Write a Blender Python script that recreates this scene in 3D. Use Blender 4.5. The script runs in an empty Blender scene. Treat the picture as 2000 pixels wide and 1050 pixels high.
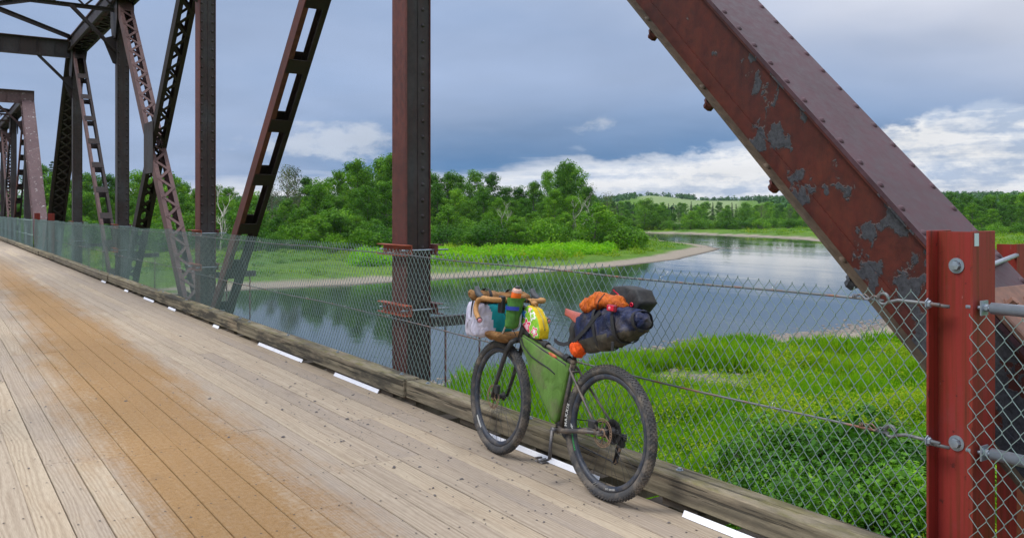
import bpy, bmesh, math, random
import numpy as np
from mathutils import Vector, Matrix, Euler
R = math.radians
rnd = random.Random(7)
sc = bpy.context.scene
COL = sc.collection

# ---------------------------------------------------------------- node helpers
class S:
    """socket wrapper with arithmetic"""
    def __init__(s, nt, k): s.nt, s.k = nt, k
    def _m(s, op, *o, clamp=False):
        n = s.nt.nodes.new('ShaderNodeMath'); n.operation = op; n.use_clamp = clamp
        for i, v in enumerate((s,) + o):
            if isinstance(v, S): s.nt.links.new(v.k, n.inputs[i])
            else: n.inputs[i].default_value = v
        return S(s.nt, n.outputs[0])
    def __add__(s, o): return s._m('ADD', o)
    __radd__ = __add__
    def __mul__(s, o): return s._m('MULTIPLY', o)
    __rmul__ = __mul__
    def __sub__(s, o): return s._m('SUBTRACT', o)
    def __rsub__(s, o): return (s * -1.0)._m('ADD', o)
    def __truediv__(s, o): return s._m('DIVIDE', o)
    def pw(s, o): return s._m('POWER', o)
    def mn(s, o): return s._m('MINIMUM', o)
    def mx(s, o): return s._m('MAXIMUM', o)
    def sin(s): return s._m('SINE')
    def cos(s): return s._m('COSINE')
    def exp(s): return s._m('EXPONENT')
    def abs(s): return s._m('ABSOLUTE')
    def ss(s, a, b, lo=0.0, hi=1.0):
        n = s.nt.nodes.new('ShaderNodeMapRange'); n.interpolation_type = 'SMOOTHSTEP'
        s.nt.links.new(s.k, n.inputs[0])
        for i, v in enumerate((a, b, lo, hi)):
            if isinstance(v, S): s.nt.links.new(v.k, n.inputs[i + 1])
            else: n.inputs[i + 1].default_value = v
        return S(s.nt, n.outputs[0])

class NT:
    def __init__(s, nt): s.nt = nt; nt.nodes.clear()
    def n(s, typ, ins=None, **props):
        n = s.nt.nodes.new(typ)
        for k, v in props.items(): setattr(n, k, v)
        for k, v in (ins or {}).items():
            if isinstance(v, S): s.nt.links.new(v.k, n.inputs[k])
            else: n.inputs[k].default_value = v
        return n
    def o(s, n, k=0): return S(s.nt, n.outputs[k])
    def noise(s, vec, scale, detail=4, rough=.5, dist=0, out=0):
        n = s.n('ShaderNodeTexNoise', {'Scale': scale, 'Detail': detail, 'Roughness': rough, 'Distortion': dist})
        if vec is not None: s.nt.links.new(vec.k, n.inputs['Vector'])
        return s.o(n, out)
    def vor(s, vec, scale, feature='F1', out=0, rand=1.0):
        n = s.n('ShaderNodeTexVoronoi', {'Scale': scale, 'Randomness': rand}, feature=feature)
        s.nt.links.new(vec.k, n.inputs['Vector']); return s.o(n, out)
    def map(s, vec, scale=(1, 1, 1), loc=(0, 0, 0), rot=(0, 0, 0)):
        n = s.n('ShaderNodeMapping'); n.inputs['Scale'].default_value = scale
        n.inputs['Location'].default_value = loc; n.inputs['Rotation'].default_value = rot
        s.nt.links.new(vec.k, n.inputs['Vector']); return s.o(n)
    def vadd(s, a, b, op='ADD'):
        n = s.n('ShaderNodeVectorMath', operation=op)
        for i, v in enumerate((a, b)):
            if isinstance(v, S): s.nt.links.new(v.k, n.inputs[i])
            else: n.inputs[i].default_value = v
        return s.o(n)
    def mix(s, f, a, b, blend='MIX'):
        n = s.nt.nodes.new('ShaderNodeMix'); n.data_type = 'RGBA'; n.blend_type = blend
        for i, v in ((0, f), (6, a), (7, b)):
            if isinstance(v, S): s.nt.links.new(v.k, n.inputs[i])
            elif i == 0: n.inputs[0].default_value = v
            else: n.inputs[i].default_value = (*v, 1) if len(v) == 3 else v
        return S(s.nt, n.outputs[2])
    def xyz(s, vec):
        n = s.n('ShaderNodeSeparateXYZ'); s.nt.links.new(vec.k, n.inputs[0])
        return [S(s.nt, n.outputs[i]) for i in range(3)]
    def comb(s, x, y, z): return s.o(s.n('ShaderNodeCombineXYZ', {0: x, 1: y, 2: z}))
    def coord(s, which='Object'): return s.o(s.n('ShaderNodeTexCoord'), which)
    def pos(s): return s.o(s.n('ShaderNodeNewGeometry'), 'Position')
    def orand(s): return s.o(s.n('ShaderNodeObjectInfo'), 'Random')
    def attr(s, name, out='Fac'): return s.o(s.n('ShaderNodeAttribute', attribute_name=name), out)
    def bump(s, h, dist=.01, strength=1.0):
        return s.o(s.n('ShaderNodeBump', {'Height': h, 'Distance': dist, 'Strength': strength}))

def material(name, fn=None, color=(.5, .5, .5), rough=.6, metal=0.0, spec=.5, **kw):
    m = bpy.data.materials.new(name); m.use_nodes = True
    t = NT(m.node_tree)
    b = t.n('ShaderNodeBsdfPrincipled'); out = t.n('ShaderNodeOutputMaterial')
    b.inputs['Base Color'].default_value = (*color, 1); b.inputs['Roughness'].default_value = rough
    b.inputs['Metallic'].default_value = metal; b.inputs['Specular IOR Level'].default_value = spec
    for k, v in kw.items(): b.inputs[k.replace('_', ' ')].default_value = v
    sh = None
    if fn:
        r = fn(t) or {}
        for k, v in r.items():
            if k == 'shader': sh = v
            elif isinstance(v, S): m.node_tree.links.new(v.k, b.inputs[k])
            elif isinstance(v, tuple): b.inputs[k].default_value = (*v, 1)
            else: b.inputs[k].default_value = v
    if sh: sh(t, b, out)
    else: m.node_tree.links.new(b.outputs[0], out.inputs[0])
    return m

# ---------------------------------------------------------------- camera, world, sun
YAW = R(34.5); SA, CA = math.sin(YAW), math.cos(YAW); F = 1667.0
CH = 1.6                                            # eye above the deck (deck top z = 0)
cam = bpy.data.cameras.new('camera'); camo = bpy.data.objects.new('camera', cam); COL.objects.link(camo)
camo.location = (0, 0, CH); camo.rotation_euler = (R(90), 0, -YAW)
cam.sensor_width = 36; cam.lens = 30.0; cam.shift_y = -0.057
cam.clip_start = .05; cam.clip_end = 12000
sc.camera = camo

def build_world():
    w = bpy.data.worlds.new('World'); sc.world = w; w.use_nodes = True
    t = NT(w.node_tree)
    d = t.coord('Generated'); x, y, z = t.xyz(d)
    fr = x * SA + y * CA; rt = x * CA - y * SA
    az = rt._m('ARCTAN2', fr)
    el = z.mx(-1.0).mn(1.0)._m('ARCSINE')
    # slabs of cloud seen in perspective
    pz = z.mx(0.0) + .16
    pl = t.comb(x / pz, y / pz, 0.0)
    flat = t.map(d, (2.2, 2.2, 9.0))
    n1 = t.noise(pl, .55, 5, .55, .4); n2 = t.noise(flat, 1.6, 6, .55, .3)
    nb = t.noise(t.map(d, (5, 5, 11)), 2.0, 8, .6, .2)
    nb2 = t.noise(t.map(d, (9, 9, 22), (3, 1, 5)), 2.6, 8, .62, .1)
    # storm layer: deep blue belly towards the horizon, paler higher
    wob = (n2 - .5) * .16
    belly = (el + wob * .55).ss(.035, .17, 1.0, 0.0)
    belly = belly * (az + (n1 - .5) * .5).ss(-.42, .02) * 1.0
    tone = (belly * .85 + (n1 - .5) * .75 + (n2 - .5) * .5)._m('ADD', 0.08, clamp=True)
    storm = t.mix(tone, (.37, .475, .69), (.085, .215, .44))
    storm = t.mix((az * .9 + el * 3.0 + (n1 - .5) * .9).ss(.55, 1.25), storm, (.68, .71, .81))
    # banks of white cumulus under the storm layer
    c3 = (az - .85).cos().mx(0.0).pw(4.0)
    edge = c3 * .104 + .026 + (n2 - .5) * .05
    nl = t.noise(t.map(d, (3.2, 3.2, 42)), 1.7, 6, .58, .3); cum = c3.ss(.12, .45)
    bank = (edge + ((nb - .5) * .10 + (nb2 - .5) * .045) * (cum * .8 + .2) + (nl - .5) * (cum * -.055 + .07) - el).ss(cum * .004 - .012, cum * -.004 + .012)
    shade = (nb2 - .5) * 4.2 * cum + (nb - .5) * 2.2 + (nl - .5) * 3.4 + .42
    shade = shade._m('ADD', 0.0, clamp=True)
    white = t.mix(shade, (.95, .95, .96), (.47, .56, .72))
    # torn white puffs
    def puff(a0, e0, sa, se, k):
        q = ((az - a0) / sa) * ((az - a0) / sa) + ((el - e0) / se) * ((el - e0) / se)
        return (((q * -1.0).exp()) * k + (nb - .5) * 1.9 + (nb2 - .5) * 1.0).ss(.42, .85)
    pf = puff(-.215, .082, .10, .026, .95).mx(puff(.105, .098, .045, .014, .62))
    pf = pf.mx(puff(-.9, .11, .2, .04, .9)).mx(puff(1.3, .14, .25, .05, .9)).mx(puff(2.4, .1, .3, .04, .9))
    col = t.mix(pf * .72, storm, (.64, .69, .78))
    col = t.mix(bank * .93, col, white)
    # brighter overhead, as an overcast sky is
    up = el.ss(.26, 1.2, 1.0, 3.1)
    upn = t.noise(pl, 1.1, 4, .5, .2)
    up = up * (upn * .5 + .75).mx(.6)
    col = t.mix(1.0, col, t.comb(up, up, up), 'MULTIPLY')
    sky = t.n('ShaderNodeTexSky', sky_type='NISHITA', sun_disc=False, sun_elevation=R(52), sun_rotation=R(282))
    sk = t.mix(1.0, t.o(sky), (.08, .08, .08), 'MULTIPLY')
    final = t.mix(.94, sk, col)
    bg = t.n('ShaderNodeBackground', {'Color': final, 'Strength': 1.0})
    o = t.n('ShaderNodeOutputWorld'); w.node_tree.links.new(bg.outputs[0], o.inputs[0])
build_world()
SUN_AZ = R(282)     # compass-like: 0 = +Y, clockwise
sun = bpy.data.lights.new('sun', 'SUN'); suno = bpy.data.objects.new('sun', sun); COL.objects.link(suno)
sun.energy = 2.5; sun.angle = R(24); sun.color = (1, .96, .90)
suno.rotation_euler = Vector((-math.sin(SUN_AZ) * math.cos(R(52)), -math.cos(SUN_AZ) * math.cos(R(52)), -math.sin(R(52)))).to_track_quat('-Z', 'Y').to_euler()
sc.view_settings.view_transform = 'Standard'; sc.view_settings.look = 'None'
sc.view_settings.exposure = 0.0; sc.view_settings.gamma = 1.0; sc.view_settings.use_curve_mapping = False
sc.render.engine = 'CYCLES'
sc.cycles.use_denoising = True; sc.cycles.max_bounces = 8; sc.cycles.transparent_max_bounces = 12
sc.cycles.sample_clamp_indirect = 6

def ray(u, d):
    """world xy at depth d on the vertical plane through photo column u"""
    t = (u - 1000) / F
    return (d * (SA + CA * t), d * (CA - SA * t))
def dep(u, v, z): return (CH - z) * F / (v - 411.0)
def yat(u, x):
    t = (u - 1000) / F
    return x * (CA - SA * t) / (SA + CA * t)

# ---------------------------------------------------------------- mesh builder
class MB:
    def __init__(s): s.v, s.f, s.m, s.sm = [], [], [], []
    def add(s, vs, fs, mi=0, smooth=False):
        b = len(s.v); s.v += [tuple(p) for p in vs]
        for f in fs: s.f.append([b + i for i in f]); s.m.append(mi); s.sm.append(smooth)
        return s
    def box(s, lo, hi, mi=0, M=None):
        (x0, y0, z0), (x1, y1, z1) = lo, hi
        vs = [(x0, y0, z0), (x1, y0, z0), (x1, y1, z0), (x0, y1, z0), (x0, y0, z1), (x1, y0, z1), (x1, y1, z1), (x0, y1, z1)]
        if M is not None: vs = [M @ Vector(p) for p in vs]
        return s.add(vs, [(3, 2, 1, 0), (4, 5, 6, 7), (0, 1, 5, 4), (1, 2, 6, 5), (2, 3, 7, 6), (3, 0, 4, 7)], mi)
    def bevbox(s, lo, hi, b, mi=0, M=None):
        """box with chamfered edges all round"""
        bm = bmesh.new(); bmesh.ops.create_cube(bm, size=1)
        for v in bm.verts:
            v.co = Vector([lo[i] + (v.co[i] + .5) * (hi[i] - lo[i]) for i in range(3)])
        bmesh.ops.bevel(bm, geom=bm.edges[:], offset=b, segments=1, affect='EDGES')
        if M is not None: bmesh.ops.transform(bm, matrix=M, verts=bm.verts)
        bm.verts.ensure_lookup_table()
        s.add([v.co[:] for v in bm.verts], [[v.index for v in f.verts] for f in bm.faces], mi); bm.free(); return s
    def bar(s, p0, p1, w, h, up=(0, 0, 1), mi=0):
        p0, p1 = Vector(p0), Vector(p1); t = (p1 - p0).normalized(); up = Vector(up)
        a = t.cross(up).normalized() * w / 2; n = a.cross(t).normalized() * h / 2
        vs = [p0 - a - n, p0 + a - n, p0 + a + n, p0 - a + n, p1 - a - n, p1 + a - n, p1 + a + n, p1 - a + n]
        return s.add(vs, [(0, 1, 2, 3), (7, 6, 5, 4), (1, 0, 4, 5), (2, 1, 5, 6), (3, 2, 6, 7), (0, 3, 7, 4)], mi)
    def tube(s, pts, r, n=8, mi=0, cap=True, smooth=True, closed=False):
        pts = [Vector(p) for p in pts]; k = len(pts)
        rr = r if isinstance(r, (list, tuple)) else [r] * k
        vs, fs = [], []; ref = None
        for i, p in enumerate(pts):
            if closed: t = (pts[(i + 1) % k] - pts[i - 1]).normalized()
            else: t = (pts[min(i + 1, k - 1)] - pts[max(i - 1, 0)]).normalized()
            if ref is None: ref = t.orthogonal().normalized()
            ref = (ref - t * ref.dot(t)); ref = ref.normalized() if ref.length > 1e-6 else t.orthogonal().normalized()
            b = t.cross(ref)
            for j in range(n):
                a = 2 * math.pi * j / n
                vs.append(p + (ref * math.cos(a) + b * math.sin(a)) * rr[i])
        for i in range(k if closed else k - 1):
            i2 = (i + 1) % k
            for j in range(n): fs.append((i * n + j, i * n + (j + 1) % n, i2 * n + (j + 1) % n, i2 * n + j))
        if cap and not closed: fs += [tuple(range(n))[::-1], tuple(range((k - 1) * n, k * n))]
        return s.add(vs, fs, mi, smooth)
    def lathe(s, prof, n=24, axis='x', c=(0, 0, 0), mi=0, smooth=True, a0=0, a1=2 * math.pi):
        """prof = [(offset along axis, radius)]"""
        vs, fs = [], []; k = len(prof); full = abs(a1 - a0 - 2 * math.pi) < 1e-6; m = n if full else n + 1
        for j in range(m):
            a = a0 + (a1 - a0) * j / n; ca, sa = math.cos(a), math.sin(a)
            for (o, r) in prof:
                p = {'x': (o, r * ca, r * sa), 'y': (r * sa, o, r * ca), 'z': (r * ca, r * sa, o)}[axis]
                vs.append((p[0] + c[0], p[1] + c[1], p[2] + c[2]))
        for j in range(n):
            j2 = (j + 1) % m
            for i in range(k - 1): fs.append((j * k + i, j2 * k + i, j2 * k + i + 1, j * k + i + 1))
        return s.add(vs, fs, mi, smooth)
    def torus(s, Rr, r, n=64, m=10, axis='x', c=(0, 0, 0), mi=0):
        prof = [(r * math.cos(2 * math.pi * i / m), Rr + r * math.sin(2 * math.pi * i / m)) for i in range(m + 1)]
        return s.lathe(prof, n, axis, c, mi)
    def ball(s, c, r, n=8, m=6, mi=0, sq=(1, 1, 1), M=None):
        vs, fs = [], []
        for i in range(m + 1):
            ph = math.pi * i / m
            for j in range(n):
                a = 2 * math.pi * j / n
                p = Vector((math.sin(ph) * math.cos(a) * r * sq[0], math.sin(ph) * math.sin(a) * r * sq[1], math.cos(ph) * r * sq[2]))
                if M is not None: p = M @ p
                vs.append(p + Vector(c))
        for i in range(m):
            for j in range(n): fs.append((i * n + j, (i + 1) * n + j, (i + 1) * n + (j + 1) % n, i * n + (j + 1) % n))
        return s.add(vs, fs, mi, True)
    def mesh(s, name, mats):
        me = bpy.data.meshes.new(name)
        me.from_pydata([tuple(p) for p in s.v], [], s.f)
        mats = mats if isinstance(mats, (list, tuple)) else [mats]
        for m in mats: me.materials.append(m)
        me.polygons.foreach_set('material_index', s.m); me.polygons.foreach_set('use_smooth', s.sm)
        me.update(); return me

def link(name, me, parent=None, M=None, **props):
    o = bpy.data.objects.new(name, me); COL.objects.link(o)
    if M is not None: o.matrix_local = M if isinstance(M, Matrix) else Matrix.Translation(M)
    if parent is not None: o.parent = parent
    for k, v in props.items(): o[k] = v
    return o
def thing(name, label, cat, loc=(0, 0, 0), group=None, M=None, kind=None):
    o = link(name, None, None, M if M is not None else Matrix.Translation(loc), label=label)
    o.empty_display_size = .2
    if cat: o['category'] = cat
    if group: o['group'] = group
    if kind: o['kind'] = kind
    return o
def part(name, mb, mats, parent=None, M=None, **props):
    return link(name, mb.mesh(name, mats) if isinstance(mb, MB) else mb, parent, M, **props)
def frame(p0, p1):
    """matrix whose Z runs p0->p1, X stays the bridge's cross axis"""
    p0, p1 = Vector(p0), Vector(p1); T = (p1 - p0).normalized(); X = Vector((1, 0, 0)); N = T.cross(X).normalized(); X = N.cross(T)
    M = Matrix((X, N, T)).transposed().to_4x4(); M.translation = p0; return M, (p1 - p0).length

def np_mesh(name, co, faces, mats, attrs=None, smooth=False, mat_idx=None):
    """co (n,3); faces (m,k) int array"""
    me = bpy.data.meshes.new(name); co = np.asarray(co, np.float32); faces = np.asarray(faces, np.int32)
    nf, k = faces.shape
    me.vertices.add(len(co)); me.vertices.foreach_set('co', co.ravel())
    me.loops.add(nf * k); me.loops.foreach_set('vertex_index', faces.ravel())
    me.polygons.add(nf); me.polygons.foreach_set('loop_start', np.arange(nf, dtype=np.int32) * k)
    if smooth: me.polygons.foreach_set('use_smooth', np.ones(nf, bool))
    for m in (mats if isinstance(mats, (list, tuple)) else [mats]): me.materials.append(m)
    if mat_idx is not None: me.polygons.foreach_set('material_index', np.asarray(mat_idx, np.int32))
    for an, (dom, typ, val) in (attrs or {}).items():
        a = me.attributes.new(an, typ, dom)
        a.data.foreach_set('value' if typ == 'FLOAT' else 'color', np.asarray(val, np.float32).ravel())
    me.update(calc_edges=True); me.validate(); return me

def build_haze():
    m = bpy.data.materials.new('haze'); m.use_nodes = True; t = NT(m.node_tree)
    v = t.n('ShaderNodeVolumePrincipled', {'Color': (.72, .82, .95, 1), 'Density': .00006, 'Anisotropy': .2}); o = t.n('ShaderNodeOutputMaterial'); m.node_tree.links.new(v.outputs[0], o.inputs[1])
    mb = MB(); mb.box((-4400, -4400, -12), (4400, 4400, 60)); part('haze', mb, m, kind='stuff', label='thin summer haze over the river valley')
# ---------------------------------------------------------------- land and river
WZ = -5.9
def hash2(ix, iy, seed):
    h = (ix.astype(np.int64) * 374761393 + iy.astype(np.int64) * 668265263 + seed * 1442695041) & 0xffffffff
    h = ((h ^ (h >> 13)) * 1274126177) & 0xffffffff
    return ((h ^ (h >> 16)) & 0xffff) / 65535.0
def vnoise(x, y, s, seed=0):
    x = np.asarray(x, float) / s; y = np.asarray(y, float) / s
    ix, iy = np.floor(x), np.floor(y); fx, fy = x - ix, y - iy
    fx = fx * fx * (3 - 2 * fx); fy = fy * fy * (3 - 2 * fy)
    a, b = hash2(ix, iy, seed), hash2(ix + 1, iy, seed); c, d = hash2(ix, iy + 1, seed), hash2(ix + 1, iy + 1, seed)
    return (a * (1 - fx) + b * fx) * (1 - fy) + (c * (1 - fx) + d * fx) * fy
def fbm(x, y, s, seed=0, o=4):
    r, a, t = 0, .5, 0
    for i in range(o): r = r + a * vnoise(x, y, s / 2 ** i, seed + i * 17); t += a; a *= .5
    return r / t

RIV = [(-120., 46.), (-60., 44.), (-20., 40.), (6., 36.)]
NEAR_PX = [(800, 775), (870, 757), (950, 745), (1040, 738), (1140, 717), (1280, 694), (1350, 682), (1390, 666), (1480, 661), (1600, 653),
           (1690, 640), (1750, 626), (1850, 590), (1850, 545), (1740, 495), (1618, 474), (1546, 466), (1441, 461), (1334, 456.5), (1244, 454.5), (1150, 452), (1050, 451)]
for (u, v) in NEAR_PX: RIV.append(ray(u, dep(u, v, WZ)))
NEAR_END = 4 + 13          # vertices belonging to the near bank
for (u, v) in [(1060, 456), (1150, 458.5), (1240, 463), (1269, 466), (1309, 471), (1378, 479), (1402, 486), (1395, 489.5), (1360, 499), (1330, 506), (1200, 521.5), (1000, 537),
               (700, 557), (470, 567), (300, 578)]: RIV.append(ray(u, dep(u, v, WZ)))
RIV += [(-30., 101.), (-120., 112.)]
RIV = np.array(RIV)
POND = [ray(u, dep(u, v, WZ)) for (u, v) in [(1330, 741), (1380, 748), (1420, 757), (1400, 768), (1345, 766), (1300, 752)]]
POND = np.array(POND)

def sdf_poly(P, x, y):
    """+ outside the polygon (land), - inside (water)"""
    x = np.asarray(x, float); y = np.asarray(y, float)
    d = np.full(x.shape, 1e9); ins = np.zeros(x.shape, bool)
    for i in range(len(P)):
        ax, ay = P[i - 1]; bx, by = P[i]; ex, ey = bx - ax, by - ay
        t = np.clip(((x - ax) * ex + (y - ay) * ey) / (ex * ex + ey * ey), 0, 1)
        d = np.minimum(d, np.hypot(x - ax - t * ex, y - ay - t * ey))
        c = ((ay > y) != (by > y)) & (x < (bx - ax) * (y - ay) / (by - ay + 1e-12) + ax)
        ins ^= c
    return np.where(ins, -d, d)
def sst(e0, e1, x):
    t = np.clip((x - e0) / (e1 - e0), 0, 1); return t * t * (3 - 2 * t)
def land(x, y):
    """(height, distance to shore, is near bank)"""
    x = np.asarray(x, float); y = np.asarray(y, float)
    w = (fbm(x, y, 9, 3) - .5) * 2.2 * sst(15, 60, np.hypot(x, y))
    sd = sdf_poly(RIV, x, y) + w
    pd = sdf_poly(POND, x, y) + w * .4
    dist = np.hypot(x, y)
    d = x * SA + y * CA; tt = (x * CA - y * SA) / np.maximum(d, 1)
    near = sst(95, 75, dist)
    slope = np.where(near > .5, .055, .085)
    h = np.where(sd > 0, slope * np.minimum(sd, 7) + .018 * np.clip(sd - 7, 0, 40), .22 * np.maximum(sd, -9))
    h = h + (fbm(x, y, 4.5, 15, 3) - .5) * .9 * sst(2, 9, sd) * sst(90, 60, dist) + (fbm(x, y, 14, 9) - .5) * .5 * sst(1, 8, sd) + (fbm(x, y, 3, 5) - .5) * .16 * sst(.5, 3, sd)
    h = np.where(near > .5, np.where(sd > 0, h * np.clip(pd / 2.5, .0, 1) - .16 * sst(.4, -.6, pd), h), h)
    # far hills
    hill = 12.0 * sst(480, 1000, dist) + 10.0 * sst(960, 1430, dist) - 6 * sst(1600, 2600, dist) + (fbm(x, y, 600, 21) - .5) * 7 * sst(450, 1300, dist)
    hill = hill + 2.5 * sst(.34, .50, tt) * sst(350, 1100, dist)
    # wooded spur on the left of the far fields
    h = h + np.maximum(hill, 0) + 9 * sst(560, 900, dist) * sst(.10, .17, tt) * sst(.235, .15, tt)
    # river bank rises to the bridge end
    bank = sst(9.0, 1.0, y) * sst(24, 6, x) * sst(-24, -6, x) * 3.4
    return WZ + h + bank, sd, near, pd

def build_terrain():
    ang = np.concatenate([np.linspace(-.66, .66, 330), np.linspace(.66, 2 * math.pi - .66, 70)[1:-1]]) + YAW
    rad = np.concatenate([[.5], np.geomspace(4, 4200, 390)])
    A, Rr = np.meshgrid(ang, rad, indexing='ij')
    X, Y = Rr * np.sin(A), Rr * np.cos(A)
    Z, sd, near, pd = land(X, Y)
    na, nr = A.shape
    idx = np.arange(na * nr).reshape(na, nr)
    a = idx; b = np.roll(idx, -1, axis=0)
    f = np.stack([a[:, :-1], a[:, 1:], b[:, 1:], b[:, :-1]], -1).reshape(-1, 4)
    rocky = sst(1690, 1000, 0) * 0
    # gravel width: wide on the far point, thin on the near bank
    TT = (X * CA - Y * SA) / np.maximum(X * SA + Y * CA, 1)
    gw = np.where(near > .5, 1.3 + 4.2 * sst(.24, .33, TT) , 4.0) * (.6 + .8 * fbm(X, Y, 12, 31))
    gravel = sst(gw + 1.0, gw - .6, sd) * sst(330, 230, np.hypot(X, Y) - 40 * (near < .5))
    gravel = np.maximum(gravel, sst(1.4, .3, pd) * near)
    dd = X * SA + Y * CA; tt = (X * CA - Y * SA) / np.maximum(dd, 1)
    dist = np.hypot(X, Y)
    field = sst(560, 600, dist) * sst(1430, 1370, dist + 60 * (fbm(X, Y, 160, 4) - .5)) * sst(.145, .155, tt) * sst(.275, .262, tt)
    field = np.maximum(field, sst(392, 400, dist) * sst(455, 440, dist) * sst(.12, .15, tt) * sst(.36, .30, tt))
    me = np_mesh('ground', np.stack([X, Y, Z], -1).reshape(-1, 3), f, M_GROUND,
                 {'gravel': ('POINT', 'FLOAT', gravel.ravel()), 'field': ('POINT', 'FLOAT', field.ravel()), 'shore': ('POINT', 'FLOAT', sd.ravel())}, smooth=True)
    link('ground', me, kind='structure', label='green river banks with pale gravel edges and low hills behind')

def g_ground(t):
    P = t.pos(); g = t.attr('gravel'); fd = t.attr('field'); sh = t.attr('shore')
    n1 = t.noise(P, .09, 5, .6); n2 = t.noise(P, 1.1, 5, .65); n3 = t.noise(P, 9.0, 4, .6)
    gr = t.mix(n1.ss(.35, .65), (.055, .150, .010), (.11, .205, .014))
    gr = t.mix(n2.ss(.4, .75), gr, (.035, .075, .012))
    gr = t.mix((n3 - .45)._m('MULTIPLY', 1.6, clamp=True), gr, (.11, .13, .03))
    gv = t.mix(t.noise(P, 3.0, 6, .7), (.13, .11, .085), (.37, .32, .25))
    gv = t.mix(sh.ss(1.4, -.2), gv, (.05, .045, .038))
    c = t.mix(g, gr, gv); c = t.mix(fd, c, (.165, .225, .085))
    return {'Base Color': c, 'Roughness': .95, 'Specular IOR Level': .15, 'Normal': t.bump(n3 + n2, .12, .8)}
M_GROUND = material('ground_cover', g_ground)

def g_water(t):
    P = t.pos()
    n1 = t.noise(t.map(P, (1.0, .45, 1), rot=(0, 0, .5)), .9, 4, .55)
    n2 = t.noise(t.map(P, (1.0, .5, 1), rot=(0, 0, .9)), 5.0, 3, .5)
    calm = t.noise(t.map(P, (.07, .014, 1), rot=(0, 0, 1.15)), 1.0, 4, .5).ss(.38, .70, .12, .9)
    b = t.bump((n1 * .75 + n2 * .22) * calm, .042, .9)
    col = t.mix(t.noise(P, .05, 3), (.014, .026, .024), (.022, .034, .030))
    return {'Base Color': col, 'Roughness': calm * .07 + .03, 'Normal': b, 'IOR': 1.33, 'Specular IOR Level': .5}
M_WATER = material('river_water', g_water)

def build_water():
    mb = MB(); mb.add([(-900, -300, WZ), (1200, -300, WZ), (1200, 1200, WZ), (-900, 1200, WZ)], [(0, 1, 2, 3)])
    part('river_water', mb, M_WATER, kind='structure', label='calm blue grey river bending round a grassy point')

# ---------------------------------------------------------------- foliage
def leafmat(name, c0, c1, c2, trans=.30, rough=.55):
    def f(t):
        r = t.attr('tint'); o = t.orand(); P = t.pos()
        c = t.mix(r.ss(0, .55), c0, c1); c = t.mix(r.ss(.6, 1.0), c, c2)
        c = t.mix(.30, c, t.mix(o, (.35, .62, .30), (1.5, 1.35, 1.3)), 'MULTIPLY')
        c = t.mix(.75, c, t.mix(o, (.48, .62, .55), (1.6, 1.4, 1.0)), 'MULTIPLY')
        def sh(tt, b, out):
            tr = tt.n('ShaderNodeBsdfTranslucent', {'Color': tt.mix(1.0, c, (1.3, 1.5, .6), 'MULTIPLY')})
            mx = tt.n('ShaderNodeMixShader', {0: trans})
            tt.nt.links.new(b.outputs[0], mx.inputs[1]); tt.nt.links.new(tr.outputs[0], mx.inputs[2]); tt.nt.links.new(mx.outputs[0], out.inputs[0])
        return {'Base Color': c, 'Roughness': rough, 'Specular IOR Level': .16, 'shader': sh}
    return material(name, f)
M_LEAF = leafmat('broad_leaves', (.030, .105, .008), (.085, .215, .010), (.205, .345, .018), .30)
M_LEAFD = leafmat('dull_leaves', (.035, .062, .022), (.070, .105, .040), (.14, .16, .075), .25)
M_HILL = leafmat('hillside_leaves', (.014, .055, .020), (.030, .095, .026), (.060, .140, .035), .15)
M_NEEDLE = leafmat('needles', (.012, .040, .016), (.022, .062, .022), (.040, .085, .026), .12)
M_KNOT = leafmat('knotweed_leaves', (.060, .200, .006), (.125, .310, .008), (.21, .40, .012), .42)
M_GRASS = leafmat('grass_blades', (.070, .215, .005), (.165, .335, .007), (.28, .38, .018), .42)
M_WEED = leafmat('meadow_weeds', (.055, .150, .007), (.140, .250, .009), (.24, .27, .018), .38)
M_BUSH = leafmat('bush_leaves', (.022, .085, .009), (.062, .180, .012), (.16, .315, .018), .26, .4)
M_WILLOW = leafmat('grey_willow_leaves', (.075, .11, .05), (.125, .165, .08), (.19, .22, .12), .3)
def g_bark(t):
    n = t.noise(t.map(t.coord(), (3, 3, .6)), 4, 5, .6)
    return {'Base Color': t.mix(n, (.06, .05, .04), (.20, .18, .15)), 'Roughness': .9, 'Normal': t.bump(n, .03)}
M_BARK = material('grey_bark', g_bark)
M_DEAD = material('bleached_wood', color=(.42, .39, .34), rough=.85)

def quads(c, size, rng, up=.35, aspect=.62, jitter=.45, outw=None):
    """diamond leaves at centres c (n,3)"""
    n = len(c)
    nm = rng.normal(size=(n, 3)) * (1.0 if outw is None else .55); nm[:, 2] += up * (1.5 if outw is None else .8)
    if outw is not None: nm = nm + outw / (np.linalg.norm(outw, axis=1)[:, None] + 1e-6) * 1.05
    nm /= np.linalg.norm(nm, axis=1)[:, None]
    a = rng.normal(size=(n, 3)); a -= nm * (a * nm).sum(1)[:, None]; a /= np.linalg.norm(a, axis=1)[:, None]
    b = np.cross(nm, a)
    s = (size * (1 + jitter * rng.uniform(-1, 1, n)))[:, None] / 2 if np.ndim(size) == 0 else (size * (1 + jitter * rng.uniform(-1, 1, n)))[:, None] / 2
    co = np.stack([c - a * s, c - b * s * aspect + nm * s * .12, c + a * s, c + b * s * aspect + nm * s * .12], 1).reshape(-1, 3)
    return co, np.arange(n * 4).reshape(n, 4)

def leaf_mesh(name, pts, size, tint, mat, seed, up=.35, aspect=.62, outw=None):
    rng = np.random.default_rng(seed)
    co, f = quads(pts, size, rng, up, aspect, outw=outw)
    tn = np.clip(tint + rng.normal(0, .13, len(pts)), 0, 1)
    return np_mesh(name, co, f, mat, {'tint': ('FACE', 'FLOAT', tn)})

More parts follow.
